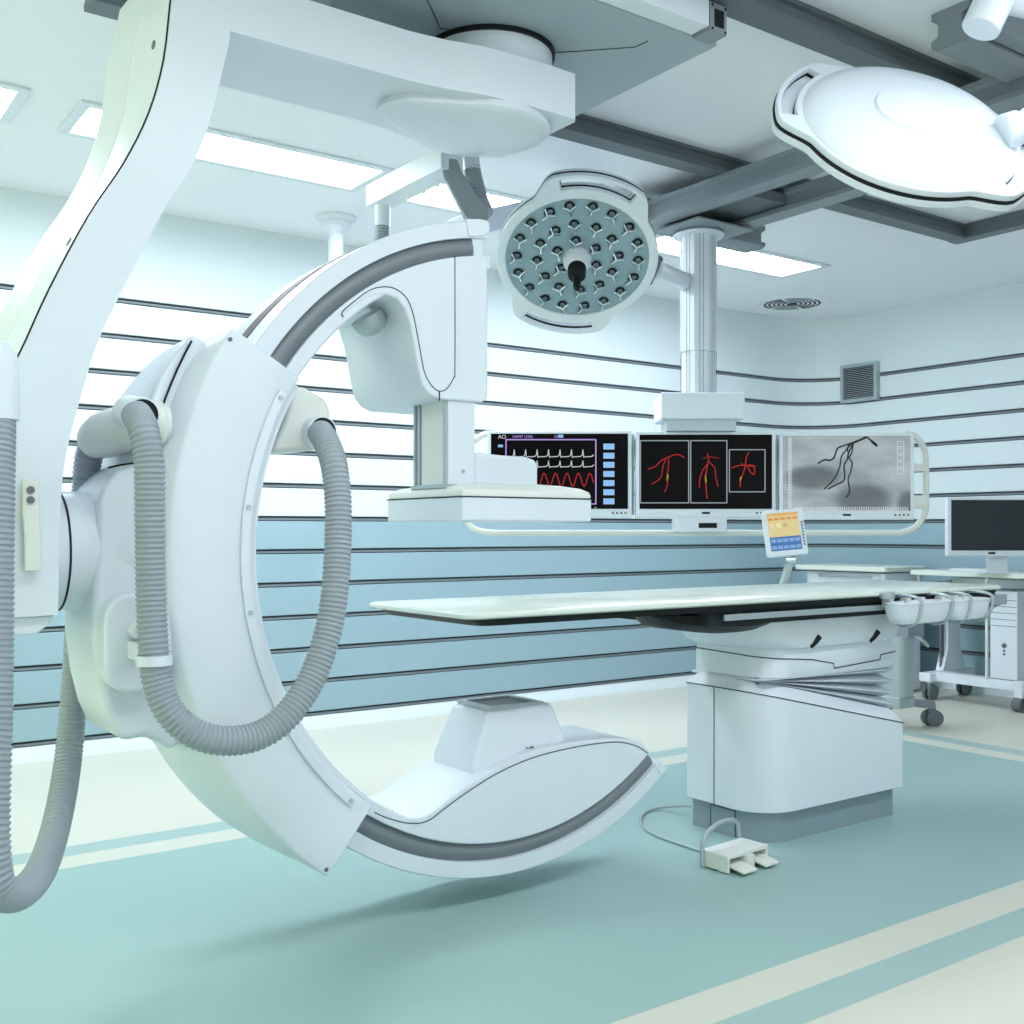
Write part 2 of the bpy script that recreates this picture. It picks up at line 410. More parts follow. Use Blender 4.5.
st = finish('trim_strip', bm, WHITE, sleeve, 0.003)
for a in (153.6, 172.5, 189.5, 208.5, 227.6):
    x, z = pol(0.949, a); finish('screw', cyl(bmesh.new(), (x, 2.753, z), (x, 2.747, z), 0.0065, 12), ALU, sleeve)
finish('inner_lip', arcsweep(bmesh.new(), [(0.918, 2.79), (0.918, 2.83), (0.905, 2.83), (0.905, 2.79)], 149.5, 231.5, 60), WHITE, sleeve)
for a, r in ((150.2, 1.14), (231.2, 1.135)):
    x, z = pol(r, a); finish('slot_screw', cyl(bmesh.new(), (x, 2.762, z), (x, 2.758, z), 0.006, 12), DSTEEL, sleeve)

# carriage saddle behind the sleeve
def P2(px, py, Y): p = at(px, py, Y=Y); return (p.x, p.z)
up = [P2(x, y, 2.84) for x, y in ((184, 330), (186, 345), (183, 365), (176, 385), (168, 407), (160, 430), (150, 455))]
lo = [P2(x, y, 2.84) for x, y in ((80, 600), (84, 640), (92, 680), (104, 715), (115, 738))]
lowb = [P2(x, y, 2.84) for x, y in ((125, 741), (145, 737), (158, 742), (170, 752), (182, 742))]
inner = [pol(1.10, a) for a in (207, 200, 192, 184, 176, 168, 160, 153)]
def fillet_body(pts, y0, y1, name, m, parent, bevel): return finish(name, prism(bmesh.new(), pts, 'Y', y0, y1), m, parent, bevel)
upper_cover = [pol(1.21, 150.3)] + up + [P2(140, 470, 2.84), pol(1.12, 170), pol(1.12, 160)]
car = fillet_body([pol(1.10, 163)] + [P2(x, y, 2.84) for x, y in ((140, 458), (118, 470), (104, 486), (100, 500), (96, 560), (93, 610), (93, 640), (98, 680), (107, 715), (117, 736), (126, 742), (145, 737), (158, 742), (172, 752), (182, 742))] + [pol(1.10, a) for a in (205, 195, 185, 175)],
                  2.84, 3.15, 'carriage_body', WHITE, g, 0.02)
seam('seam', [at(x, y, Y=2.838) for x, y in ((108, 468), (120, 465), (134, 463))], bpy.data.objects['carriage_body'], .003, BLACK)
rings = []
for k in range(15):
    a = 151.0 + 19 * k / 14; e = (a - 151.0) / 16.0; y_ = 2.87 + .37 * math.sqrt(max(0.0, 1 - (1 - min(1, e)) ** 2))
    ro_ = 1.207 + .036 * min(1, k / 6) ** .6 - .012 * k / 14
    rings.append([(*pol(1.12, a)[:1], 2.845, pol(1.12, a)[1]), (pol(ro_, a)[0], 2.845, pol(ro_, a)[1]), (pol(ro_, a)[0], y_, pol(ro_, a)[1]), (pol(1.12, a)[0], y_, pol(1.12, a)[1])])
finish('carriage_cover', loft(bmesh.new(), rings), WHITE, g, .01)
P = [(pol(1.2065, a)[0], 2.838, pol(1.2065, a)[1]) for a in range(152, 169, 2)]
seam('seam', P, sleeve, .003, BLACK)
# seam line between carriage cover and sleeve
P = [(pol(1.2, a)[0], 2.842, pol(1.2, a)[1]) for a in (152, 156, 160, 163, 166)]
# pivot cylinder along X
M = frame((0, 3.0, 1.145), (0, 1, 0), (0, 0, 1), (1, 0, 0))
piv = finish('pivot_cylinder', lathe(bmesh.new(), [(0, .60), (.155, .60), (.155, .655), (.156, .70), (.158, .76), (.165, .82), (.18, .875), (0, .875)], M), WHITE, g)
finish('seam', lathe(bmesh.new(), [(.150, .668), (.1575, .668), (.1575, .673), (.150, .673)], M), BLACK, piv)

# small oval cover on the carriage with hose clamp
bm = bmesh.new(); c0 = at(135, 643, Y=2.80)
prism(bm, [(c0.x + dx_, c0.z + dz_) for dx_, dz_ in rounded(-.082, .09, -.125, .13, .072)], 'Y', 2.775, 2.86)
cv = finish('side_cover', bm, WHITE, g, 0.014)
kb = at(137, 630, Y=2.77); finish('knob', cyl(bmesh.new(), (kb.x, 2.73, kb.z), (kb.x, 2.78, kb.z), 0.022), WHITE, cv, 0.004)

# support arm: curved drop and horizontal bar
YA0, YA1 = 2.80, 3.165
outer = [P2(x, y, YA0) for x, y in ((-60, 622), (-66, 560), (-55, 500), (-32, 440), (-5, 395), (20, 355), (50, 290), (90, 215), (125, 163), (150, 113), (165, 60), (172, 0))]
outer = [tuple(v) for v in spline([Vector((*p, 0)) for p in outer], 4)]
outer = [(p[0], p[1]) for p in outer] + [(0.925, 2.64), (0.945, 2.74), (0.975, 2.80), (1.20, 2.80), (1.27, 2.70), (1.29, 2.685)]
innr = [P2(x, y, YA0) for x, y in ((58, 615), (59, 560), (61, 500), (66, 455), (80, 400), (100, 337), (130, 275), (165, 208), (200, 150), (218, 90))]
innr = [(v.x, v.y) for v in spline([Vector((*p, 0)) for p in innr], 4)]
drop = innr + [(1.062, 2.50), (1.066, 2.537), (1.34, 2.537), (1.34, 2.685)] + outer[::-1]
arm = finish('support_arm', prism(bmesh.new(), drop, 'Y', YA0, YA1), WHITE, g, 0)
bar = [(1.34, YA0), (1.62, YA0), (1.74, YA0 - .015), (1.86, YA0 - .045), (2.05, YA0 - .055), (2.21, YA0 - .05), (2.225, YA0 - .03), (2.225, YA1 + .03), (2.15, YA1 + .055), (1.86, YA1 + .045), (1.74, YA1 + .015), (1.62, YA1), (1.34, YA1)]
finish('pivot_bar', prism(bmesh.new(), bar, 'Z', 2.537, 2.685), WHITE, g, 0)
# seam and outer flange following the curve
def off(P, d):
    out = []
    for i, p in enumerate(P):
        a, b = P[max(i - 1, 0)], P[min(i + 1, len(P) - 1)]; tx, tz = b[0] - a[0], b[1] - a[1]; L = math.hypot(tx, tz)
        out.append((p[0] - tz / L * d, p[1] + tx / L * d))
    return out
seam('seam', [(x, YA0 + .0105, z) for x, z in off(outer[:-1], 0.0005)], arm, 0.0035, BLACK)
o1 = off(outer[:-1], 0.001); o2 = off(outer[:-1], 0.03)
fl = bmesh.new(); rings = []
for (a, b) in zip(o1, o2):
    rings.append([(a[0] + .02, YA1 - .02, a[1]), (a[0], YA1 - .01, a[1]), (b[0], YA1 + .14, b[1]), (b[0] + .05, YA1 + .16, b[1]), (a[0] + .06, YA1 + .02, a[1])])
finish('side_flange', loft(fl, rings), WHITE, arm, 0.004)
def proj_y(p):
    v = Vector(p); d = v.dot(FW); return 530 - FOC * (v.z - EYE) / d
for y, yy in ((39, 2.93), (251, 2.91)):     # recessed screws on the outer face
    i_ = min(range(1, len(outer) - 2), key=lambda k: abs(proj_y((outer[k][0], yy, outer[k][1])) - y))
    q = Vector((outer[i_][0], yy, outer[i_][1])); tx = Vector((outer[i_ + 1][0] - outer[i_ - 1][0], 0, outer[i_ + 1][1] - outer[i_ - 1][1])).normalized()
    nrm = Vector((-tx.z, 0, tx.x))
    finish('screw', cyl(bmesh.new(), q - nrm * .004, q + nrm * .003, 0.012, 16), DSTEEL, arm)
# lower end block and latch handle
bm = bmesh.new(); a = at(15, 615, Y=YA0); b = at(58, 615, Y=YA0)
prism(bm, [(0.36, 0.99), (0.628, 0.99), (0.61, 0.965), (0.585, 0.945), (0.36, 0.945)], 'Y', YA0 + .02, YA1 - .02)
finish('end_cover', bm, WHITE, arm, 0.006)
hl = at(30, 525, Y=2.775)
bm = bmesh.new(); prism(bm, [P2(x, y, 2.775) for x, y in ((23, 479), (39, 479), (39, 520), (41, 545), (41, 571), (25, 571), (25, 540), (23, 515))], 'Y', 2.765, 2.785)
box(bm, P2(24, 500, 2.78)[0], P2(38, 500, 2.78)[0], 2.783, 2.802, P2(30, 515, 2.78)[1], P2(30, 482, 2.78)[1])
hd = finish('latch_handle', bm, IVORY, g, 0.003)
for y in (490, 500): q = at(30.5, y, Y=2.765); finish('button', cyl(bmesh.new(), (q.x, 2.760, q.z), (q.x, 2.766, q.z), 0.009, 14), DSTEEL, hd)

# pivot disc, ring and cover
finish('pivot_disc', lathe(bmesh.new(), [(0, 2.68), (.205, 2.68), (.205, 2.775), (0, 2.775)], Matrix.Translation((2.03, 2.975, 0)), 64), WHITE, g)
finish('pivot_gap_shade', lathe(bmesh.new(), [(0, 2.770), (.215, 2.770), (.215, 2.786), (0, 2.786)], Matrix.Translation((2.03, 2.975, 0)), 64), BLACK, g)  # black disc stands in for the shadow ring at the trolley plate
def hull2(c1, r1, c2, r2, waist):
    pts = []
    for k in range(33):
        a = math.radians(-128 + 256 * k / 32); pts.append((c1[0] + r1 * math.cos(a), c1[1] + r1 * math.sin(a)))
    for k in range(21):
        a = math.radians(115 + 130 * k / 20); pts.append((c2[0] + r2 * math.cos(a), c2[1] + r2 * math.sin(a)))
    return pts
hp = hull2((1.985, 2.975), .232, (1.72, 2.965), .105, 0)
def scl(P, s, c): return [(c[0] + (x - c[0]) * s, c[1] + (y - c[1]) * s) for x, y in P]
cc = (1.93, 2.975)
bm = loft(bmesh.new(), [[(x, y, 2.54) for x, y in scl(hp, .985, cc)], [(x, y, 2.528) for x, y in scl(hp, .985, cc)], [(x, y, 2.526) for x, y in hp], [(x, y, 2.516) for x, y in hp],
                        [(x, y, 2.510) for x, y in scl(hp, .97, cc)], [(x, y, 2.503) for x, y in scl(hp, .85, cc)], [(x, y, 2.50) for x, y in scl(hp, .6, cc)]])
finish('pivot_cover', bm, WHITE, g)
# ceiling trolley
tz = 2.785
tr = finish('ceiling_trolley', B(1.45, 2.605, 2.50, 3.52, tz, 2.87), mat('trolley_grey', (160, 176, 184), 0.45), g, 0.004)
for P in ([(427, 0), (434, 14), (440, 28), (470, 33), (500, 43), (519, 55)], [(519, 55), (580, 51), (635, 47), (648, 41)]):
    seam('seam', [at(x, y, Z=tz - .0005) for x, y in P], tr, 0.002)
finish('rail_runner', B(1.45, 2.488, 2.42, 2.499, 2.79, 2.874), WHITE, g, 0.004)
x0_, x1_ = 2.49, 2.566; y0_, y1_ = 2.42, 2.499
finish('runner_end', B(x0_, x1_, y0_, y1_, 2.778, 2.872), STEEL, g, 0.003)
ro = finish('runner_opening', B(x0_ + .020, x1_ - .015, y0_ - .002, y0_ + .01, 2.797, 2.852), BLACK, g)
for sx in (.010, .068):
    for sz in (2.787, 2.862): finish('screw', cyl(bmesh.new(), (x0_ + sx, y0_ - .003, sz), (x0_ + sx, y0_ + .002, sz), .004, 10), BLACK, g)

# detector housing (front outline in XZ)
ho = [pol(.944, 96.2), pol(.944, 100), pol(.944, 106), pol(.944, 112), pol(.944, 118), pol(.944, 124)]
ho = [pol(.944, a) for a in range(98, 134, 3)]
cur_ = [(345, 314), (351, 309), (363, 301), (375, 296), (388, 295), (398, 299), (405, 309), (410, 325), (414, 345), (418, 370), (422, 385), (429, 394), (438, 399)]
ho2 = [P2(x, y, YF) for x, y in cur_]
XH = at(488, 300, Y=YF).x
hz_b = P2(486, 403, YF)[1]
house = [(XH, CZ + .928)] + [pol(.944, a) for a in range(97, 131, 3)] + ho2 + [(XH - .02, hz_b), (XH, hz_b + .02)]
H = finish('detector_housing', prism(bmesh.new(), house, 'Y', YF - .002, 3.31), WHITE, g, 0.008)
sm_ = [(343, 317), (342, 312), (352, 303), (368, 291), (382, 287), (395, 289), (406, 298), (412, 312), (416, 330), (420, 352), (424, 372), (430, 384), (438, 391), (446, 389), (453, 378), (454.5, 365), (454.5, 256)]
seam('seam', spline([(P2(x, y, YF)[0], YF - .0025, P2(x, y, YF)[1]) for x, y in sm_], 6), H, 0.0016)
seam('seam', [(P2(439, y, YF)[0], YF - .0025, P2(439, y, YF)[1]) for y in (391, 401)], H, 0.0022, BLACK)
# lower flared foot of the housing towards the left
lf = [P2(x, y, YF) for x, y in ((405, 309), (410, 325), (414, 345), (418, 370), (422, 385), (429, 394), (438, 399), (437, 403))]
# inner round pad seen in the recess
q = at(378, 316, Y=2.98)
finish('inner_pad', lathe(bmesh.new(), [(0, 0), (.055, 0), (.053, .03), (.04, .05), (.02, .06), (0, .062)], frame((q.x - .03, 3.0, q.z + .0), (0, 1, 0), (.8, 0, .6), (.6, 0, -.8))), ALU, g)
# lift column
ZL0, ZL1 = 1.332, hz_b + .005
xl = at(448, 450, Y=2.87).x; xr = at(475, 450, Y=2.87).x
lc = finish('lift_column', B(xl, xr, 2.87, 3.075, ZL0, ZL1), WHITE, g, 0.003)
for yy in (2.874, 3.058, 3.030): finish('guide_rail', B(xl - .010, xl + .001, yy, yy + .010, ZL0, ZL1), ALU, lc, .002)
finish('screw', cyl(bmesh.new(), (xr - .045, 2.871, 1.385), (xr - .045, 2.867, 1.385), .006, 12), ALU, lc)
finish('side_plate', B(xl - .004, xl + .001, 2.892, 3.025, ZL0, ZL1), IVORY, lc)
finish('guide_foot', B(xl - .012, xl + .03, 2.866, 3.08, ZL0, ZL0 + .012), ALU, lc)
# detector hump and panel
YD0, YD1 = 2.75, 3.215
XD0 = at(462, 500, Y=YD0).x; XD1 = at(592, 500, Y=YD0).x
hx0 = at(474, 460, Y=2.89).x; hx1 = at(538.5, 470, Y=2.89).x; hz0 = P2(500, 484, 2.85)[1]; hz1 = P2(480, 453, 2.85)[1]
bm = bmesh.new(); prism(bm, [(hx0, hz0 - .02), (hx1, hz0 - .02), (hx1, hz1 - .03), (hx1 - .01, hz1 - .01), (hx1 - .05, hz1 - .002), (hx1 - .14, hz1), (hx0 + .04, hz1 + .004), (hx0, hz1 + .004)], 'Y', 2.89, 3.12)
finish('detector_hump', bm, WHITE, g, 0.012)
zb = P2(500, 521.5, YD0)[1]; zt = P2(500, 497.5, YD0)[1]; zs = P2(500, 496, YD0)[1]
dp = finish('detector_panel', B(XD0, XD1, YD0, YD1, zb, zs), WHITE, g, 0.008)
seam('seam', [(XD0 - .0005, YD1, zs - .004), (XD0 - .0005, YD0 - .0005, zs - .004), (XD1, YD0 - .0005, zs - .004)], dp, 0.002)
bm = bmesh.new()
cx_, cy_ = (XD0 + XD1) / 2, (YD0 + YD1) / 2
def ring(s, z): return [(cx_ + (x - cx_) * s, cy_ + (y - cy_) * s, z) for x, y in rounded(XD0, XD1, YD0, YD1, .012, 4)]
loft(bm, [ring(1, zs - .001), ring(1, zs + .008), ring(.985, zs + .018), ring(.9, zs + .030), ring(.7, zs + .040), ring(.5, zs + .045)])
finish('panel_lid', bm, IVORY, dp)

# X-ray tube housing on the lower arc
s_ = [(375, 804), (383, 811), (395, 816), (412, 818), (424, 816), (434, 810), (448, 799), (470, 783), (500, 765), (530, 752), (560, 744), (590, 740), (615, 738), (635, 740), (645, 746), (649, 752)]
s2 = [P2(x, y, YF) for x, y in s_]
a_end = math.degrees(math.atan2(s2[-1][1] - CZ, s2[-1][0] - CX)) % 360
body = [(v.x, v.y) for v in spline([Vector((*p, 0)) for p in s2], 3)] + [pol(.944, a) for a in [306.5, 305, 300, 295, 290, 285, 280, 275, 270, 265, 260, 255, 250, 245, 240, 236]] 
TH = finish('tube_housing', prism(bmesh.new(), body, 'Y', YF - .003, YK + .003), WHITE, g, 0.006)
sm_ = [(374, 812), (385, 817), (402, 822), (418, 823), (430, 819), (443, 809), (465, 793), (495, 774), (528, 759), (560, 750), (592, 744), (618, 742), (636, 746), (647, 753)]
seam('seam', spline([(P2(x, y, YF)[0], YF - .0035, P2(x, y, YF)[1]) for x, y in sm_], 6), TH, 0.0017)
for x, y in ((372, 786), (427, 807), (527, 755)):
    pass
def topz(x):
    q = sorted(body[:46], key=lambda p: abs(p[0] - x))[0]; return q[1]
for x, y in ((1.62, 2.93), (1.60, 3.10), (2.13, 2.89)):
    z = topz(x); seam('cap_screw', [(x + .013 * math.cos(t_ * PI / 8), y + .010 * math.sin(t_ * PI / 8), topz(x) + .002) for t_ in range(17)], TH, 0.0016)
# collimator block
bm = bmesh.new()
zb0, zb1, zt0, zt1 = .40, .47, .606, .612
X0b, X1b, Y0b, Y1b = 1.91, 2.285, 2.895, 3.155
loft(bm, [[(X0b, Y0b, zb0), (X1b, Y0b, zb1 - .01), (X1b, Y1b, zb1 - .01), (X0b, Y1b, zb0)],
          [(X0b + .004, Y0b + .002, zb0 + .05), (X1b - .003, Y0b + .002, zb1 + .03), (X1b - .003, Y1b - .002, zb1 + .03), (X0b + .004, Y1b - .002, zb0 + .05)],
          [(X0b + .07, Y0b + .02, zt0), (X1b - .04, Y0b + .02, zt1), (X1b - .04, Y1b - .02, zt1), (X0b + .07, Y1b - .02, zt0)]])
CB = finish('collimator', bm, WHITE, g, 0.014)
def rect_ring(bm, x0, x1, y0, y1, w_, z0, z1):
    box(bm, x0, x1, y0, y0 + w_, z0, z1); box(bm, x0, x1, y1 - w_, y1, z0, z1); box(bm, x0, x0 + w_, y0 + w_, y1 - w_, z0, z1); box(bm, x1 - w_, x1, y0 + w_, y1 - w_, z0, z1)
bm = bmesh.new(); rect_ring(bm, 1.995, 2.215, 2.925, 3.125, .018, .606, .620)
finish('window_frame', bm, ALU, CB, 0.002)
finish('window', B(2.01, 2.20, 2.94, 3.11, .604, .6125), SCRGREY, CB)

# hose connectors and hoses
def corr(name, pts, r, parent, step=0.0032, period=4, amp=0.0035):
    P = resample(spline(pts, 12), step)
    prof = [0, 1, 1, .0] if period == 4 else [math.sin(PI * k / period) for k in range(period)]
    return finish(name, tube(bmesh.new(), P, r, 20, rf=lambda i: r + amp * prof[i % period]), HOSE, parent)
A = [at(136, 414, Y=2.72), at(143, 428, Y=2.66), at(149, 460, Y=2.64), at(150, 520, Y=2.64), at(151, 590, Y=2.64), at(153, 640, Y=2.63), at(157, 680, Y=2.62), at(170, 712, Y=2.60), at(196, 734, Y=2.58), at(228, 741, Y=2.57), at(262, 734, Y=2.57), at(290, 712, Y=2.57),
     at(313, 676, Y=2.58), at(328, 632, Y=2.59), at(335, 590, Y=2.60), at(338, 540, Y=2.62), at(338, 500, Y=2.64), at(334, 465, Y=2.67), at(327, 444, Y=2.73), at(320, 432, Y=2.80)]
hA = corr('hose', A, .0335, g)
cl = at(154, 660, Y=2.625); finish('clamp_ring', lathe(bmesh.new(), [(.036, -.012), (.043, -.012), (.043, .012), (.036, .012)], Matrix.Translation(cl)), WHITE, hA)
finish('clamp_bracket', B(cl.x - .02, cl.x + .01, cl.y + .03, 2.79, cl.z - .01, cl.z + .035), WHITE, hA, .003)
# left connector: elbow duct running from the carriage cover out to the left
c1_, c2_ = at(140, 418, Y=2.75), at(100, 438, Y=3.05)
bm = bmesh.new()
P = [at(168, 424, Y=2.83), at(150, 424, Y=2.84), at(128, 428, Y=2.90), at(108, 434, Y=2.98), at(95, 440, Y=3.06)]
tube(bm, spline(P, 6), .06, 24, rf=lambda i: .052 if i < 3 else (.062 if i < 20 else .062 - .012 * (i - 19) / 5))
cn = finish('hose_connector', bm, IVORY, g)  # ivory tint stands in for greenish left light blocked by the arm
d = (A[1] - A[0]).normalized(); q0 = at(136, 414, Y=2.79)
finish('hose_socket', tube(bmesh.new(), [q0 + Vector((0, .06, .01)), q0 + Vector((0, 0, 0.0)), q0 + Vector((0, -.055, -.006))], .044, 28), WHITE, cn, .005)
finish('hose_gap', tube(bmesh.new(), [q0 + Vector((0, -.0555, -.006)), q0 + Vector((0, -.058, -.0065))], .0385, 28), BLACK, cn)
# hose looping from carriage to the arm cap
tp = [at(97, 440, Y=3.06), at(90, 452, Y=3.09), at(86, 480, Y=3.12), at(84, 540, Y=3.16), at(80, 600, Y=3.20), at(75, 680, Y=3.22), at(68, 760, Y=3.16), at(56, 826, Y=3.0), at(40, 872, Y=2.78), at(18, 894, Y=2.56), at(-2, 888, Y=2.44), at(-8, 850, Y=2.42), at(-8, 790, Y=2.45),
      at(-5, 700, Y=2.5), at(-4, 600, Y=2.54), at(-3, 500, Y=2.57), at(-2, 440, Y=2.60), at(-2, 415, Y=2.62)]
corr('hose', tp, .0335, g)
q = at(-2, 415, Y=2.62)
finish('hose_cap', lathe(bmesh.new(), [(0, .165), (.012, .164), (.026, .156), (.038, .138), (.043, .11), (.045, .02), (.045, -.01), (.040, -.012), (.0, -.012)], Matrix.Translation(q)), WHITE, g)
finish('cap_bracket', B(q.x - .035, q.x + .03, q.y, 2.81, q.z + .02, q.z + .09), WHITE, g, .01)
# right connector inside the sleeve
bm = bmesh.new()
P = [at(283, 440, Y=3.08), at(292, 430, Y=2.99), at(303, 425, Y=2.92)]
rb_ = [P2(x, y, 2.86) for x, y in ((294, 387), (304, 386), (327, 400), (331, 412), (331, 425), (325, 448), (316, 450), (272, 452), (285, 420))]
cr = finish('hose_connector', prism(bmesh.new(), rb_, 'Y', 2.86, 3.08), IVORY, g, .014)
q0 = at(320, 432, Y=2.84)
finish('hose_socket', tube(bmesh.new(), [q0 + Vector((-.004, .05, 0)), q0 + Vector((0, -.02, 0))], .047, 28), WHITE, cr, .006)
finish('hose_gap', tube(bmesh.new(), [q0 + Vector((0, -.0205, 0)), q0 + Vector((0, -.0225, 0))], .0395, 28), BLACK, cr)

# ------------------------------------------------------------------ jointed pendant behind the C-arm
t = thing('pendant_arm', 'jointed grey pendant arm with hoses between the C shaped arm and ceiling', 'pendant', (2.6, 4.3, ZC))
Yp = 3.75
a0, a1 = at(366, 182, D=4.45), at(447, 140, D=4.1)
def beam(p, q, w_, h_, name, m, parent, bev=.006):
    d = (q - p).normalized(); s = d.cross(Vector((0, 0, 1))).normalized(); u = s.cross(d)
    return finish(name, loft(bmesh.new(), [[c + s * (w_ / 2 * a) + u * (h_ / 2 * b) for a, b in ((-1, -1), (1, -1), (1, 1), (-1, 1))] for c in (p, q)]), m, parent, bev)
bp = Vector((2.21, 4.11, 2.62))
finish('box_arm', B(2.162, 2.262, 3.50, 4.11, 2.573, 2.665), WHITE, t, .005)
hs = at(381, 205, D=(Vector((bp.x, bp.y, 0)).dot(FW)))
cyl_top = Vector((bp.x + .0, bp.y - .06, 2.575))
finish('hose_sleeve', cyl(bmesh.new(), cyl_top, cyl_top - Vector((0, 0, .09)), .033), WHITE, t)
corr('hose', [cyl_top - Vector((0, 0, .08)), cyl_top - Vector((.006, 0, .16)), cyl_top - Vector((.02, 0, .26)), cyl_top - Vector((.045, 0, .4))], .027, t)
e0 = bp + Vector((.0, -.62, .0))
f0 = at(455, 160, D=e0.dot(FW) + .02); f1 = at(482, 222, D=e0.dot(FW) - .05)
DD = e0.dot(FW)
bm = bmesh.new()
pl = [(437, 156), (457, 159), (462, 172), (478, 196), (487.5, 206), (488, 221), (470, 221), (464, 214), (445, 178)]
pf = [at(x, y, D=DD) for x, y in pl]; pb = [p + FW * .10 for p in pf]
finish('elbow_link', loft(bmesh.new(), [pf, pb]), STEEL, t, .006)
beam(at(458, 229, D=4.75), at(598, 196, D=5.25), .12, .10, 'boom', WHITE, t)
h0 = at(472, 156, D=DD + .18)
finish('hose_sleeve', cyl(bmesh.new(), at(470, 150, D=DD + .18), at(472, 170, D=DD + .18), .034), WHITE, t)
corr('hose', [at(472, 168, D=DD + .18), at(475, 182, D=DD + .17), at(480, 200, D=DD + .15), at(486, 214, D=DD + .12)], .030, t)
for x, y in ((423, 193), (437, 186)):
    finish('bolt', cyl(bmesh.new(), at(x, y - 5, D=DD + .35), at(x, y, D=DD + .35), .012, 12), ALU, t)
finish('drop_tube', cyl(bmesh.new(), Vector((e0.x, e0.y + .12, 2.62)), Vector((e0.x, e0.y + .12, ZC)), .04), WHITE, t)

# ------------------------------------------------------------------ surgical lamps
def ring_solid(R, z0, z1, f, slots, a_steps=120, r_in=.305):
    bm = bmesh.new(); n = a_steps; K = len(f)
    def rad(k, a): return r_in + (R(a) - r_in) * f[k]
    cell = {}
    for i in range(n):
        am = 360 * (i + .5) / n
        for k in range(K - 1): cell[i, k] = not slots(am, k)
    V = {}
    def v(i, k, s):
        i %= n
        if (i, k, s) not in V:
            a = 360 * i / n; r = rad(k, a); V[i, k, s] = bm.verts.new((r * math.cos(math.radians(a)), r * math.sin(math.radians(a)), z1 if s else (z0)))
        return V[i, k, s]
    for (i, k), on in cell.items():
        if not on: continue
        bm.faces.new((v(i, k, 1), v(i, k + 1, 1), v(i + 1, k + 1, 1), v(i + 1, k, 1)))
        bm.faces.new((v(i, k, 0), v(i + 1, k, 0), v(i + 1, k + 1, 0), v(i, k + 1, 0)))
        if k == 0 or not cell[i, k - 1]: bm.faces.new((v(i, k, 0), v(i, k, 1), v(i + 1, k, 1), v(i + 1, k, 0)))
        if k == K - 2 or not cell[i, k + 1]: bm.faces.new((v(i, k + 1, 0), v(i + 1, k + 1, 0), v(i + 1, k + 1, 1), v(i, k + 1, 1)))
        if not cell[(i - 1) % n, k]: bm.faces.new((v(i, k, 0), v(i, k + 1, 0), v(i, k + 1, 1), v(i, k, 1)))
        if not cell[(i + 1) % n, k]: bm.faces.new((v(i + 1, k, 0), v(i + 1, k, 1), v(i + 1, k + 1, 1), v(i + 1, k + 1, 0)))
    return bm
def adiff(a, b): return abs((a - b + 180) % 360 - 180)
def Rl(a):
    d = min(adiff(a, 90), adiff(a, 270)); t_ = max(0, min(1, (46 - d) / 20)); t_ = t_ * t_ * (3 - 2 * t_)
    return .345 + .070 * t_
def slot(a, k): return k == 1 and min(adiff(a, 90), adiff(a, 270)) < 25
def lamp_head(M, label, name='surgical_lamp', fslot=slot):
    """local frame: +Z is the way the light shines"""
    t = thing(name, label, 'lamp', M.translation)
    front = finish('ring_frame', ring_solid(Rl, -.016, .010, [0, .42, .84, 1], fslot), WHITE, t, .006, M=M)
    finish('seam_band', ring_solid(lambda a: Rl(a) - .001, -.024, -.016, [0, .42, .84, 1], slot), BLACK, t, 0, M=M)
    finish('rear_frame', ring_solid(lambda a: Rl(a) - .004, -.048, -.024, [0, .42, .84, 1], slot), WHITE, t, .006, M=M)
    pr = [(0, -.112), (.10, -.110), (.118, -.106), (.124, -.098), (.132, -.096), (.20, -.090), (.27, -.078), (.315, -.062), (.328, -.050), (.328, -.040), (.30, -.036), (0, -.036)]
    finish('rear_shell', lathe(bmesh.new(), pr, M, 72), WHITE, t)
    finish('face_plate', lathe(bmesh.new(), [(0, 0), (.306, 0), (.306, -.02), (0, -.02)], M, 72), mat('lamp_face_plate', (150, 172, 182), .3, .3), t)
    return t
def leds(M, t):
    led = None
    for n, r, o_ in ((18, .262, 90), (12, .172, 77), (6, .09, 108)):
        for k in range(n):
            a = math.radians(o_ + 360 * k / n)
            T = M @ Matrix.Translation((r * math.cos(a), r * math.sin(a), 0)) @ Matrix.Rotation(.5 * math.sin(k * 2.3), 4, 'Z') @ Matrix.Scale(1.2, 4)
            bm = bmesh.new()
            P = [Vector((.014 * math.cos(x * PI / 8) , .005 + .017 * math.sin(x * PI / 8), .004)) for x in range(16)]
            tube(bm, P, .0042, 6, closed=True)
            finish('led_module', bm, BLACK, t, M=T)
            bm = bmesh.new()
            for j in range(3):
                b_ = math.radians(90 + 120 * j) + PI
                tube(bm, [(0, -.006, .012), (.026 * math.cos(b_), -.006 + .026 * math.sin(b_), .004)], .0046, 6)
            o = finish('led_clip', bm, CHROME, t, M=T)
UP = Vector((0, 0, 1))
def lamp_matrix(px, py, D, nrm, roll):
    n = nrm.normalized(); x = RT - n * RT.dot(n); x.normalize(); y = n.cross(x)
    M = frame(at(px, py, D=D), x, y, n)
    return M @ Matrix.Rotation(math.radians(roll), 4, 'Z')
tilt = math.radians(52)
M1 = lamp_matrix(577, 259, 4.62, -FW * math.cos(tilt) - UP * math.sin(tilt) - RT * .04, -11)
L1 = lamp_head(M1, 'round surgical lamp showing its grey face full of small LEDs'); leds(M1, L1)
hb = finish('handle_mount', lathe(bmesh.new(), [(0, 0), (.062, 0), (.058, .03), (.045, .055), (.035, .06), (0, .06)], M1), WHITE, L1)
bm = lathe(bmesh.new(), [(0, .058), (.038, .058), (.040, .075), (.034, .09), (.038, .10), (.036, .115), (.018, .125), (.015, .19), (.010, .198), (0, .198)], M1, 24)
finish('handle', bm, BLACK, L1)
q = M1 @ Vector((.352, -.02, -.03)); colp = at(698, 275, D=5.35)
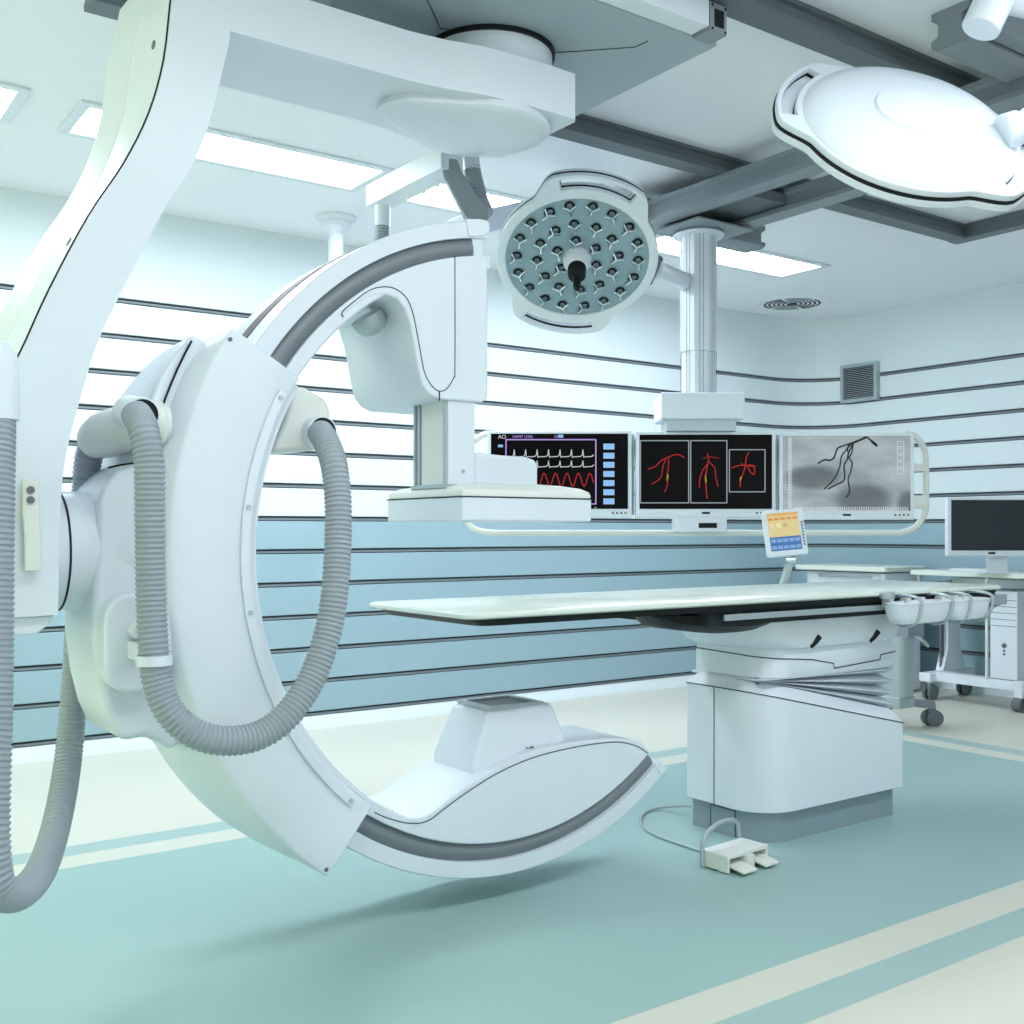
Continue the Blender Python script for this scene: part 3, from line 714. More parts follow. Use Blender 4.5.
finish('pivot_block', tube(bmesh.new(), [M1 @ Vector((.338, -.075, -.03)), M1 @ Vector((.345, .06, -.03))], .02, 12), DSTEEL, L1)
qe = Vector((4.05, 3.80, 0)); 
e_ = at(690, 276, D=5.45); s_0 = M1 @ Vector((.34, -.02, -.06))
e_ = at(682, 281, D=5.58)
finish('arm_tube', tube(bmesh.new(), [s_0, e_], .048, 24), WHITE, L1)
# second lamp, seen from its back
c2 = at(902, 139, D=3.38); vw = (c2 - cam.location).normalized(); rr = vw.cross(UP).normalized(); uu = rr.cross(vw)
m = math.radians(24)
majr = rr * math.cos(m) - uu * math.sin(m); minr = rr * math.sin(m) + uu * math.cos(m)
n2 = (vw * .47 - minr * .883).normalized()
yv = majr; xv = yv.cross(n2).normalized()
M2 = frame(c2, xv, yv, n2)
L2 = lamp_head(M2, 'bright white surgical lamp tilted with its smooth back towards the viewer', fslot=lambda a, k: False)
finish('pivot_block', tube(bmesh.new(), [M2 @ Vector((.345, -.03, -.02)), M2 @ Vector((.345, .03, -.02))], .02, 12), DSTEEL, L2)
finish('arm_joint', tube(bmesh.new(), [at(1002, 133, D=3.3), at(1018, 128, D=3.3)], .055, 24), WHITE, L2, .006)
finish('arm_tube', tube(bmesh.new(), spline([at(1012, 128, D=3.32), at(1028, 118, D=3.32), at(1052, 92, D=3.35), at(1060, 40, D=3.4), at(1052, 12, D=3.4)], 6), .034, 20), WHITE, L2)
finish('arm_tube', tube(bmesh.new(), [at(1052, 12, D=3.4), at(985, -4, D=3.3)], .036, 20), WHITE, L2)
finish('arm_joint', tube(bmesh.new(), [at(980, 30, D=3.3), at(1000, -12, D=3.3)], .058, 28), WHITE, L2, .006)
finish('drop_tube', tube(bmesh.new(), [at(996, -4, D=3.3), Vector((*at(996, -4, D=3.3).xy, 2.80))], .04, 20), WHITE, L2)

# ------------------------------------------------------------------ monitor column and bank
MD = 5.55
def MP(px, py, d=0.0): return at(px, py, D=MD) + FW * d
colc = at(698.5, 400, D=5.62); CXm, CYm = colc.x, colc.y
t = thing('monitor_boom', 'ceiling mounted white column carrying a framed bank of three monitors', 'monitor boom', (CXm, CYm, 2.75))
BF = frame((0, 0, 0), RT, FW, UP)     # local: x right, y away, z up
def LB(px0, px1, py0, py1, d0, d1, D=MD):
    s = D / FOC
    return B((px0 - 512) * s, (px1 - 512) * s, D + d0, D + d1, EYE + (530 - py1) * s, EYE + (530 - py0) * s)
def colm(r, z0, z1, n=8): return [[(CXm + r * math.cos(2 * PI * (k + .5) / n + YAW), CYm + r * math.sin(2 * PI * (k + .5) / n + YAW), z) for k in range(n)] for z in (z0, z1)]
zA = EYE + (530 - 236) * 5.62 / FOC; zB = EYE + (530 - 353) * 5.62 / FOC; zCc = EYE + (530 - 396) * 5.62 / FOC
cl_ = finish('column', loft(bmesh.new(), colm(.098, zB, zA + .06)), WHITE, t, .004)
finish('column', loft(bmesh.new(), colm(.090, zCc, zB)), WHITE, t, .004)
bm = bmesh.new()
for k in range(8):
    for s_ in (-.3, .3):
        a = 2 * PI * (k) / 8 + YAW + PI / 8 * 0 + s_ * .35
        r = .0908 / math.cos(s_ * .35) * 1.0
        p = Vector((CXm + r * math.cos(a), CYm + r * math.sin(a), 0)); tube(bm, [p + UP * zCc, p + UP * (zA + .05)], .0012, 4)
finish('column_groove', bm, SEAM, cl_)
finish('collar', lathe(bmesh.new(), [(.08, zA - .012), (.128, zA - .008), (.132, zA + .002), (.12, zA + .014), (.08, zA + .02)], Matrix.Translation((CXm, CYm, 0))), WHITE, t)
finish('top_mount', loft(bmesh.new(), colm(.15, zA + .03, 2.77, 12)), STEEL, t, .004)
finish('mount_plate', B(CXm - .2, CXm + .2, CYm - .20, CYm + .10, 2.742, 2.752), STEEL, t, .002)
mb = finish('mount_box', LB(657, 739.5, 395.5, 422, -.14, .14, 5.6), WHITE, t, .012, M=BF)
finish('mount_box_lower', LB(664, 732, 421, 433, -.11, .11, 5.6), ALU, t, .004, M=BF)
finish('rear_beam', LB(500, 900, 440, 456, .045, .11), ALU, t, .006, M=BF)
for x0_, x1_, y0_, y1_ in ((487.5, 631.5, 431, 518), (635.5, 775, 432, 518), (778.5, 913, 433, 520)):
    mo = finish('monitor', LB(x0_, x1_, y0_, y1_, -.02, .04), WHITE, t, .006, M=BF)
    g_ = SCRBLK if x0_ < 700 else None
    if g_ is None:
        g_ = bpy.data.materials.new('angiogram_grey'); g_.use_nodes = True; nt = g_.node_tree; b_ = nt.nodes['Principled BSDF']
        tc = nd('ShaderNodeTexCoord'); ns = nd('ShaderNodeTexNoise'); ns.inputs['Scale'].default_value = 5; ns.inputs['Detail'].default_value = 4
        mp = nd('ShaderNodeMapping'); mp.inputs['Scale'].default_value = (1, 1, 2.2); nt.links.new(tc.outputs['Object'], mp.inputs[0]); nt.links.new(mp.outputs[0], ns.inputs['Vector'])
        cr_ = nd('ShaderNodeValToRGB'); cr_.color_ramp.elements[0].position = .3; cr_.color_ramp.elements[0].color = col((140, 155, 160)); cr_.color_ramp.elements[1].position = .7; cr_.color_ramp.elements[1].color = col((176, 190, 194))
        nt.links.new(ns.outputs['Fac'], cr_.inputs[0])
        cur = cr_.outputs[0]
        for (ex, ey, ea, eb) in ((812, 478, 30, 13), (862, 500, 32, 18), (908, 505, 14, 16)):   # organ shadows in the picture
            c3_ = MP(ex, ey, -.021)
            sb = nd('ShaderNodeVectorMath', operation='SUBTRACT'); nt.links.new(tc.outputs['Object'], sb.inputs[0]); sb.inputs[1].default_value = c3_
            dr = nd('ShaderNodeVectorMath', operation='DOT_PRODUCT'); nt.links.new(sb.outputs[0], dr.inputs[0]); dr.inputs[1].default_value = RT * (FOC / MD / ea)
            du = nd('ShaderNodeVectorMath', operation='DOT_PRODUCT'); nt.links.new(sb.outputs[0], du.inputs[0]); du.inputs[1].default_value = UP * (FOC / MD / eb)
            rr_ = mth('ADD', mth('MULTIPLY', dr.outputs['Value'], dr.outputs['Value']), mth('MULTIPLY', du.outputs['Value'], du.outputs['Value']))
            mr = nd('ShaderNodeMapRange'); nt.links.new(rr_, mr.inputs[0]); mr.inputs[1].default_value = 1.3; mr.inputs[2].default_value = .25; mr.inputs[3].default_value = 0; mr.inputs[4].default_value = .75
            mr.interpolation_type = 'SMOOTHSTEP'
            cur = mixc(mr.outputs[0], cur, col((70, 80, 85)))
        b_.inputs['Base Color'].default_value = (0.02, 0.02, 0.02, 1); nt.links.new(cur, b_.inputs['Emission Color']); b_.inputs['Emission Strength'].default_value = .62; b_.inputs['Specular IOR Level'].default_value = .1; b_.inputs['Roughness'].default_value = .3
    b0 = dict(x0=x0_ + 3.5, x1=x1_ - 4, y0=y0_ + 3, y1=y1_ - 9)
    finish('screen', LB(b0['x0'], b0['x1'], b0['y0'], b0['y1'], -.0215, -.018), g_, mo, 0, M=BF)
    finish('badge', LB((x0_ + x1_) / 2 - 4, (x0_ + x1_) / 2 + 4, y1_ - 6, y1_ - 4, -.0215, -.018), BLACK, mo, 0, M=BF)
    for k in range(4):
        xx = x1_ - 20 + 4.2 * k
        finish('button', LB(xx, xx + 2, y1_ - 6, y1_ - 4, -.0215, -.018), E_('green_led', (150, 220, 120), .5) if k == 3 else DSTEEL, mo, 0, M=BF)
    if x0_ < 500: m_left = mo
    elif x0_ < 700: m_mid = mo
    else: m_right = mo
def line(name, P, wpx, m, parent, d=-.0225):
    bm = bmesh.new()
    P = [MP(x, y, d) for x, y in P]; wv = wpx * MD / FOC / 2
    for a, b in zip(P[:-1], P[1:]):
        t_ = (b - a).normalized(); n_ = t_.cross(FW).normalized() * wv; e = t_ * wv * .5
        v = [bm.verts.new(p) for p in (a - e + n_, b + e + n_, b + e - n_, a - e - n_)]; bm.faces.new(v)
        v2 = [bm.verts.new(p + FW * .0006) for p in (a - e + n_, b + e + n_, b + e - n_, a - e - n_)]; bm.faces.new(v2[::-1])
        for i in range(4): bm.faces.new((v[i], v2[i], v2[(i + 1) % 4], v[(i + 1) % 4]))
    return finish(name, bm, m, parent, smooth=False)
PUR, LBL, WHT, RED, GRN = E_('violet_line', (176, 150, 222)), E_('light_blue_key', (140, 186, 235)), E_('white_trace', (205, 212, 215)), E_('red_trace', (175, 40, 42)), E_('yellow_green_mark', (150, 180, 40))
FRM = E_('grey_frame_line', (150, 165, 170)); BVES = mat('dark_vessel', (28, 32, 34), .5)
line('trace_border', [(506, 440), (595.5, 440), (595.5, 504), (506, 504), (506, 440)], 1.2, PUR, m_left)
for k in range(7):
    y = 444 + k * 9.1; finish('soft_key', LB(603, 614, y, y + 5.8, -.0225, -.021), LBL, m_left, 0, M=BF)
finish('soft_key', LB(498, 503, 445, 447.5, -.0225, -.021), LBL, m_left, 0, M=BF)
finish('soft_key', LB(558, 563, 435, 438, -.0225, -.021), LBL, m_left, 0, M=BF)
for base, amp in ((457, 7), (467, 6)):
    P = []
    for k in range(8):
        x = 508 + k * 11.4
        P += [(x, base), (x + 4, base - .3), (x + 5.6, base - 2), (x + 6.2, base - amp), (x + 7, base + .6), (x + 9, base)]
    P = [p for p in P if p[0] < 594]
    line('waveform', P, .7, WHT, m_left)
line('waveform', [(508 + k * .7, 480 - 6.5 * math.sin(k * .7 * 2 * PI / 11.4 + .6)) for k in range(123)], .9, RED, m_left)
def text(s, px, py, hpx, m, parent, name='screen_text', D=MD, d=-.0225, Mx=None):
    cu = bpy.data.curves.new('t', 'FONT'); cu.body = s; cu.size = hpx * D / FOC * 1.38; cu.extrude = .0003
    o = bpy.data.objects.new('t', cu); C.objects.link(o); dg = bpy.context.evaluated_depsgraph_get()
    me = bpy.data.meshes.new_from_object(o.evaluated_get(dg)); bpy.data.objects.remove(o)
    bm = bmesh.new(); bm.from_mesh(me)
    p = at(px, py, D=D) + FW * d
    return finish(name, bm, m, parent, 0, False, M=frame(p, RT, UP, -FW) if Mx is None else Mx)
text('AO', 498, 439, 4, WHT, m_left); text('144/97 (109)', 512, 438.3, 2.9, PUR, m_left); text('10', 553.5, 438.3, 2.9, PUR, m_left)
text('%', 594, 510, 3, WHT, m_left)
line('image_frame', [(640, 441), (688, 441), (688, 503), (640, 503), (640, 441)], .9, FRM, m_mid)
line('image_frame', [(690, 441), (726, 441), (726, 503), (690, 503), (690, 441)], .9, FRM, m_mid)
line('image_frame', [(728.5, 450), (764, 450), (764, 492), (728.5, 492), (728.5, 450)], .9, FRM, m_mid)
R5 = lambda L, ox=300, oy=350, s=2.56: [(ox + x / s, oy + y / s) for x, y in L]
Z2 = lambda L: [(480 + x / 4.267, 420 + y / 4.267) for x, y in L]
Z3 = lambda L: [(700 + x / 3.938, 420 + y / 3.938) for x, y in L]
for P, w_ in ((Z2([(868, 162), (840, 148), (800, 160), (770, 175), (745, 200), (715, 210)]), 1.1), (Z2([(800, 162), (802, 200), (795, 240), (798, 275), (785, 308)]), 1.0), (Z2([(790, 168), (778, 200), (772, 240), (752, 262), (730, 272)]), 1.0),
             (Z2([(967, 145), (972, 180), (948, 215), (935, 255), (933, 288)]), 1.1), (Z2([(972, 175), (962, 220), (960, 260), (962, 300), (966, 335)]), 1.2), (Z2([(972, 178), (998, 205), (1002, 240), (1012, 285)]), 1.0), (Z2([(950, 165), (975, 158), (1015, 165)]), .7),
             (Z3([(188, 130), (178, 150), (175, 180), (165, 215), (156, 238), (155, 265)]), 1.2), (Z3([(122, 190), (150, 180), (175, 180), (205, 180), (212, 200), (208, 215), (195, 205), (185, 188)]), 1.1), (Z3([(160, 172), (175, 182), (215, 182)]), .9)):
    line('vessel_image', [(v.x, v.y) for v in spline([Vector((*p, 0)) for p in P], 3)], w_ * .8, RED, m_mid)
for P in (Z2([(799, 235), (796, 258)]), Z2([(959, 240), (961, 265)]), Z3([(157, 226), (155, 240)])): line('vessel_mark', P, 1.3, GRN, m_mid)
for P, w_ in ((Z3([(690, 100), (668, 82), (648, 69), (625, 80), (598, 90), (560, 103), (535, 115), (525, 145), (508, 160), (485, 158), (460, 172)]), 1.3), (Z3([(690, 102), (672, 86)]), 2.2), (Z3([(648, 70), (625, 80), (598, 91)]), 1.7),
              (Z3([(590, 95), (570, 120), (552, 145), (545, 185), (528, 225), (508, 250), (485, 272)]), 1.1), (Z3([(598, 92), (580, 130), (575, 155), (562, 180), (565, 215), (560, 240), (530, 256), (500, 272)]), 1.2),
              (Z3([(598, 92), (592, 130), (582, 150), (594, 170), (588, 205), (578, 235), (584, 280), (572, 305)]), 1.1), (Z3([(585, 96), (575, 112), (580, 135)]), 1.0)):
    line('vessel_image', [(v.x, v.y) for v in spline([Vector((*p, 0)) for p in P], 3)], w_ * 1.3, BVES, m_right)
bm = bmesh.new(); tk = []
def tick(bm, px, py, w_, h_):
    s = MD / FOC; box(bm, (px - 512) * s, (px + w_ - 512) * s, MD - .0225, MD - .021, EYE + (530 - py - h_) * s, EYE + (530 - py) * s)
for k in range(46): tick(bm, 788, 438 + k * 1.55, 3, .5)
tick(bm, 787.6, 438, .5, 70)
for k in range(62): tick(bm, 793 + k * 1.85, 507, .5, 3.2 if k % 5 else 4)
tick(bm, 793, 510.5, 115, .4)
finish('scale_ticks', bm, E_('tick_grey', (215, 222, 225)), m_right, 0, M=BF)
for k, ch in enumerate('81888'):
    pass
bm = bmesh.new()
for k in range(5):
    y = 441.5 + k * 6.8
    tick(bm, 895.5, y, .4, 5.4); tick(bm, 902, y, .4, 5.4); tick(bm, 895.5, y, 7, .4); tick(bm, 895.5, y + 5.2, 7, .4)
finish('side_code', bm, WHT, m_right, 0, M=BF)
# hinges between monitors, tubular frame, brackets, box below
for x in (633.5, 777):
    finish('hinge', cyl(bmesh.new(), MP(x, 434, .02), MP(x, 515, .02), .006, 10), ALU, t)
fr = [(492, 433), (483, 434), (471, 443), (464, 460), (463, 480), (463, 505), (466, 520), (474, 529), (490, 532.5), (520, 533), (700, 533), (880, 533), (905, 532.5), (920, 526), (928.5, 512), (929.5, 495), (929.5, 460), (926, 444), (917, 435), (908, 433.5)]
finish('frame_tube', tube(bmesh.new(), spline([MP(x, y, .05) for x, y in fr], 5), .0165, 14), IVORY, t)
for y0_, y1_ in ((463, 471), (495, 508)): finish('frame_bracket', LB(911, 930, y0_, y1_, .03, .06), IVORY, t, .003, M=BF)
for y0_, y1_ in ((463, 471), (495, 508)): finish('frame_bracket', LB(463, 490, y0_, y1_, .03, .06), IVORY, t, .003, M=BF)
rbx = finish('receiver_box', LB(674, 725, 517.5, 532, -.05, .08), WHITE, t, .003, M=BF)
finish('display', LB(697, 715, 523, 528, -.0515, -.049), BLACK, rbx, 0, M=BF)

# ------------------------------------------------------------------ operating table
t = thing('operating_table', 'long white operating table with floating top on sloped pedestal', 'operating table', (3.55, 3.0, 0))
pts = rounded(3.15, 3.95, 2.79, 3.21, .02, 4)
def rcorner(x0, x1, y0, y1, rn, r):   # larger radius at the near-left corner
    out = []
    for cx, cy, a, q in ((x1 - r, y1 - r, 0, r), (x0 + r, y1 - r, 90, r), (x0 + rn, y0 + rn, 180, rn), (x1 - r, y0 + r, 270, r)):
        for k in range(9): b_ = math.radians(a + 90 * k / 8); out.append((cx + q * math.cos(b_), cy + q * math.sin(b_)))
    return out
pl_ = finish('plinth', prism(bmesh.new(), rcorner(3.155, 3.965, 2.785, 3.175, .13, .02), 'Z', 0, .135), PLINTH, t)
finish('plinth_hatch', loft(bmesh.new(), [[(3.153, 2.93, .006), (3.153, 3.06, .006), (3.153, 3.06, .105), (3.153, 2.93, .105)], [(3.157, 2.93, .006), (3.157, 3.06, .006), (3.157, 3.06, .105), (3.157, 2.93, .105)]]), PLINTH, pl_)
seam('seam', [(3.1525, 2.93, .006), (3.1525, 2.93, .105), (3.1525, 3.06, .105), (3.1525, 3.06, .006)], pl_, .002)
bo = rcorner(3.12, 3.995, 2.755, 3.175, .17, .025)
def zsl(x): return .585 - (x - 3.12) / .865 * .195
def inset(P, d, c=(3.55, 2.99)): return [(x + (d if x < c[0] else -d), y + (d if y < c[1] else -d)) for x, y in P]
bm = loft(bmesh.new(), [[(x, y, .12) for x, y in bo], [(x, y, zsl(x) - .004) for x, y in bo], [(x, y, zsl(x)) for x, y in bo], [(x, y, zsl(x) + .042) for x, y in inset(bo, .028)], [(x, y, zsl(x) + .048) for x, y in inset(bo, .04)]])
ped = finish('pedestal', bm, WHITE, t, .003)
ring_ = [(x, y, zsl(x) + 0) for x, y in bo]
o_ = bmesh.new(); cxs, cys = 3.55, 2.99
sp_ = [Vector((x + (-.001 if x < cxs else .001), y + (-.001 if y < cys else .001), zsl(x) - .002)) for x, y in bo]
finish('seam', tube(bmesh.new(), sp_, .0022, 6, closed=True), SEAM, ped)
xs_ = 3.1265; ys_ = 2.83
px_ = (3.12 + .11 - .11 * math.cos(math.radians(25)), 2.755 + .11 - .11 * math.sin(math.radians(25)))
seam('seam', [(3.1195, 3.01, .12), (3.1195, 3.01, zsl(3.12))], ped, .002)
# tapered bellows wedge
bel = bmesh.new(); xa, xb = 3.16, 3.94; nple = 4
for k in range(nple):
    def zt_(x, f): 
        lo_ = zsl(x) + .046; hi_ = .628 + (x - 3.16) * .012
        return lo_ + (hi_ - lo_) * f
    f0_, f1_ = k / nple, (k + 1) / nple; fm = (f0_ + f1_) / 2
    y0_, y1_ = 2.80, 3.175
    rings = []
    for x in (xa, 3.35, 3.55, 3.75, xb):
        h_ = (zt_(x, f1_) - zt_(x, f0_)) * .46
        ins = .0 if x < xb else .0
        rings.append([(x, y0_ + .03, zt_(x, fm) - h_), (x, y0_ - .012, zt_(x, fm) - h_ * .12), (x, y0_ - .012, zt_(x, fm) + h_ * .12), (x, y0_ + .03, zt_(x, fm) + h_), (x, y1_, zt_(x, fm) + h_), (x, y1_, zt_(x, fm) - h_)])
    xe = xb + .05; h_ = (zt_(xb, f1_) - zt_(xb, f0_)) * .1
    rings.append([(xe, y0_ + .03, zt_(xe, fm) - h_), (xe, y0_ + .01, zt_(xe, fm) - h_ * .3), (xe, y0_ + .01, zt_(xe, fm) + h_ * .3), (xe, y0_ + .03, zt_(xe, fm) + h_), (xe, y1_, zt_(xe, fm) + h_), (xe, y1_, zt_(xe, fm) - h_)])
    loft(bel, rings)
finish('bellows', bel, WHITE, t)
finish('bellows_core', prism(bmesh.new(), [(3.18, .60), (3.18, .632), (3.92, .64), (3.92, zsl(3.92) + .04)], 'Y', 2.84, 3.15), DSTEEL, t)
# middle carriage
mo_ = rcorner(3.165, 3.955, 2.775, 3.165, .14, .02)
bm = loft(bmesh.new(), [[(x, y, .625) for x, y in inset(mo_, .006)], [(x, y, .632 + (x - 3.15) * .01) for x, y in mo_], [(x, y, .718) for x, y in mo_], [(x, y, .744) for x, y in inset(mo_, .006)], [(x, y, .752) for x, y in inset(mo_, .02)]])
md = finish('lift_carriage', bm, WHITE, t)
yy = 2.7735
seam('seam', [(3.1635, 3.15, .722)] + [(x - .0015, y - .0015, .716 - .014 * k / 8) for k, (x, y) in enumerate(mo_[18:27])] + [(3.42, yy, .692), (3.55, yy, .668), (3.553, yy, .648), (3.85, yy, .662), (3.853, yy, .682), (3.955, yy, .689)], md, .0022)
# smooth pan under the top
po = rcorner(3.07, 3.975, 2.74, 3.20, .16, .06)
def lev(s_, z, dx0=0): return [(3.50 + (x - 3.50) * s_[0] + dx0, 2.98 + (y - 2.98) * s_[1], z) for x, y in po]
bm = loft(bmesh.new(), [lev((.80, .86), .738, .05), lev((.88, .93), .745, .035), lev((.94, .97), .765, .02), lev((.985, .995), .80, .01), lev((1, 1), .84), lev((1.0, 1.0), .893)])
pn = finish('under_pan', bm, WHITE, t)
for x in (3.39, 3.76):
    seam('pan_slot', [(x, 2.763, .748), (x + .016, 2.751, .765), (x + .034, 2.744, .786)], pn, .014, BLACK)
# dark dome and frame
dm = bmesh.new(); rings = []
for k in range(13):
    a = -1 + 2 * k / 12; hh = .072 * math.sqrt(max(0, 1 - abs(a) ** 2.2)) + .002; x = 2.98 + .33 * a
    w__ = .05 + .18 * math.sqrt(max(0, 1 - a * a))
    rings.append([(x, 2.90 - w__ * .85, .895), (x, 2.90 - w__ * .8, .895 - hh * .6), (x, 2.90 - w__ * .5, .895 - hh), (x, 2.90 + w__ * .5, .895 - hh), (x, 2.90 + w__, .895)])
finish('dark_dome', loft(dm, rings), BLACK, t)
# table top
XT0, XT1, YT0, YT1, ZT = 1.735, 4.585, 2.65, 3.31, .955
tp_ = rounded(XT0, XT1, YT0, YT1, .05, 6)
tip = [(x - .0 + (0.10 * max(0, (y - 2.98) / .34) * -0 if x < 2 else 0), y) for x, y in tp_]
bm = loft(bmesh.new(), [[(x, y, ZT - .020) for x, y in inset(tp_, .008)], [(x, y, ZT - .014) for x, y in tp_], [(x, y, ZT - .007) for x, y in tp_], [(x, y, ZT) for x, y in inset(tp_, .008)]])
tt = finish('tabletop', bm, TOPW, t)
fr_ = inset(tp_, .012, (3.2, 2.98)); fr2 = inset(tp_, .022, (3.2, 2.98))
finish('top_frame', loft(bmesh.new(), [[(x + (.03 if x < 2 else 0), y - (.03 if x < 2 and y > 3 else 0), ZT - .042) for x, y in fr2], [(x + (.01 if x < 2 else 0), y - (.02 if x < 2 and y > 3 else 0), ZT - .020) for x, y in fr_]]), BLACK, t)
finish('slide_frame', B(2.76, 4.58, 2.69, 3.26, ZT - .096, ZT - .042), mat('dark_frame', (38, 43, 46), .5, spec=.2), t, .004)
finish('side_rail', B(2.82, 4.52, 2.666, 2.678, ZT - .076, ZT - .054), ALU, t, .003)
for x in (2.90, 3.5, 4.1, 4.45): finish('rail_spacer', B(x, x + .03, 2.678, 2.692, ZT - .074, ZT - .054), DSTEEL, t)
finish('side_rail', B(2.95, 4.5, 3.262, 3.274, ZT - .078, ZT - .050), ALU, t, .003)
finish('end_rail', B(4.60, 4.615, 2.70, 3.2, ZT - .085, ZT - .055), ALU, t, .003)
finish('end_bracket', B(4.54, 4.64, 2.675, 2.71, ZT - .09, ZT - .045), ALU, t, .003)
cb = bmesh.new()
for k in range(4): tube(cb, spline([(4.22, 2.72 + .01 * k, ZT - .10), (4.4, 2.70 + .01 * k, ZT - .115 - .008 * k), (4.54, 2.68 + .01 * k, ZT - .10 - .006 * k), (4.66, 2.70 + .012 * k, ZT - .075)], 5), .004, 6)
finish('cable', cb, ALU, t)

# instrument trays hanging on the table rail
def tray(x0, label, L=.34):
    g_ = thing('instrument_tray', label, 'tray', (x0 + .16, 2.62, .87), 'oval trays hanging on the table rail')
    o = rounded(x0, x0 + L, 2.545, 2.650, .045, 6); cx, cy = x0 + L / 2, 2.60
    def rg(s_, z): return [(cx + (x - cx) * s_[0], cy + (y - cy) * s_[1], z) for x, y in o]
    bm = loft(bmesh.new(), [rg((.70, .5), .826), rg((.84, .72), .832), rg((.93, .86), .85), rg((.98, .97), .88), rg((1.0, 1.0), .905), rg((1.02, 1.05), .91), rg((1.0, 1.0), .914), rg((.96, .93), .905), rg((.9, .82), .86), rg((.7, .5), .842)])
    finish('basin', bm, WHITE, g_)
    for xx in (x0 + L * .33, x0 + L * .92):
        finish('wire_hook', tube(bmesh.new(), spline([(xx + .02, 2.668, .93), (xx + .01, 2.64, .937), (xx, 2.59, .937), (xx - .003, 2.542, .925), (xx - .004, 2.538, .89), (xx - .008, 2.548, .85), (xx - .012, 2.575, .822), (xx - .012, 2.62, .815), (xx - .01, 2.66, .83)], 5), .0065, 8), ALU, g_)
    for xx in (x0 + L * .12, x0 + L * .45, x0 + L * .72):
        finish('clamp', B(xx, xx + .03, 2.635, 2.672, .890, .925), IVORY, g_, .003)
    return g_
tray(3.675, 'white oval instrument tray on the table rail, nearer the pedestal', .355)
tray(4.045, 'white oval instrument tray on the table rail, nearer the table end', .27)
q = at(904, 589, Y=2.64); kz = finish('rail_clamp', lathe(bmesh.new(), [(0, -.02), (.028, -.02), (.03, -.008), (.03, .004), (.025, .010), (0, .010)], Matrix.Translation((3.70, 2.632, .947))), ALU, t)

# touch panel on the far rail
t = thing('touch_panel', 'small tilted touch panel with yellow and blue screen on jointed arm', 'touch panel', at(780, 584, Y=3.30))
TD = at(785, 533, Y=3.32).dot(FW)
c0 = at(785, 532.5, D=TD)
ux = (RT * 1.0 + UP * .09).normalized(); uy = (UP * .97 + RT * -.12 + FW * .2).normalized()
nz_ = ux.cross(uy).normalized(); uy = nz_.cross(ux)
TM = frame(c0, ux, uy, nz_)
s = TD / FOC
tb = finish('housing', prism(bmesh.new(), rounded(-20.5 * s, 20.5 * s, -23.5 * s, 23.5 * s, 2.2 * s), 'Z', -.02, 0), WHITE, t, .003, M=TM)
sf = bmesh.new()
def tbox(x0, x1, y0, y1, z1=.0015): return box(bmesh.new(), x0 * s, x1 * s, y0 * s, y1 * s, -.001, z1)
finish('screen', tbox(-16, 15, -18, 20), E_('panel_yellow', (222, 206, 150), .9), tb, 0, M=TM)
finish('screen_bar', tbox(-16, 15, 17.5, 20, .002), E_('panel_orange', (222, 176, 100), .9), tb, 0, M=TM)
for k in range(5): finish('screen_tab', tbox(-15.5 + 6.2 * k, -10.5 + 6.2 * k, 13, 15.5, .002), E_('panel_orange2', (214, 150, 90), .9), tb, 0, M=TM)
for k in range(3): finish('screen_icon', tbox(-14 + 6.5 * k, -10 + 6.5 * k, 5.5, 9.5, .002), E_('panel_icon', ((232, 214, 190), (226, 236, 170), (206, 180, 130))[k], .9) if False else E_('icon%d' % k, ((236, 210, 180), (226, 238, 170), (204, 180, 120))[k], .9), tb, 0, M=TM)
finish('screen_keys', tbox(-16, 15, -18, -4, .002), E_('panel_blue', (78, 120, 182), .9), tb, 0, M=TM)
for j in range(2):
    for k in range(5): finish('screen_key', tbox(-15 + 6 * k, -10 + 6 * k, -9.5 - 7 * j, -6 - 7 * j, .0026), E_('panel_blue2', (130, 170, 215), .9), tb, 0, M=TM)
for k in range(8): finish('side_button', tbox(17.2, 18.6, 8 - 3.2 * k, 10 - 3.2 * k, .003), DSTEEL, tb, 0, M=TM)
ja = at(790.5, 560, D=TD) + FW * .012; jb = at(780, 584, D=TD + .0); jb = Vector((jb.x, jb.y, .905))
finish('joint', tube(bmesh.new(), [ja - RT * .022, ja + RT * .022], .019, 16), CHROME, t)
finish('joint', tube(bmesh.new(), [ja + UP * .05, ja], .012, 12), CHROME, t)
beam(ja - UP * .01, jb, .030, .030, 'arm', ALU, t, .004)
finish('rail_clamp', B(jb.x - .025, jb.x + .025, 3.268, 3.325, .865, .912), ALU, t, .003)

# ------------------------------------------------------------------ foot pedal with cable
t = thing('foot_pedal', 'white twin foot switch with carrying hoop and cable on the floor', 'foot pedal', at(735, 870, Z=0))
c = at(740, 868, Z=0)
fa = at(700, 861, Z=0); fb = at(728, 875, Z=0); fc = at(768, 862, Z=0)
dX = (fc - fb); dX.z = 0; LX_ = dX.length; ux = dX.normalized(); uy = Vector((-ux.y, ux.x, 0))
dp_ = (fa - fb).length; PM = frame(fb, ux, uy, UP)
hgt = .064
L_ = LX_; W_ = .16
bm = bmesh.new()
box(bm, 0, L_, 0.04, .118, .005, hgt); 
box(bm, 0, L_, 0, .045, hgt - .014, hgt); box(bm, 0, .012, 0, .045, .003, hgt - .014); box(bm, L_ - .012, L_, 0, .045, .003, hgt - .014)
box(bm, L_ * .42, L_ * .60, -.012, .045, .004, hgt - .014)
fb_ = finish('casing', bm, IVORY, t, .003, M=PM)
box_ = B(.012, L_ * .42, .036, .042, .006, hgt - .015); box(box_, L_ * .6, L_ - .012, .036, .042, .006, hgt - .015)
finish('recess', box_, BLACK, t, 0, M=PM)
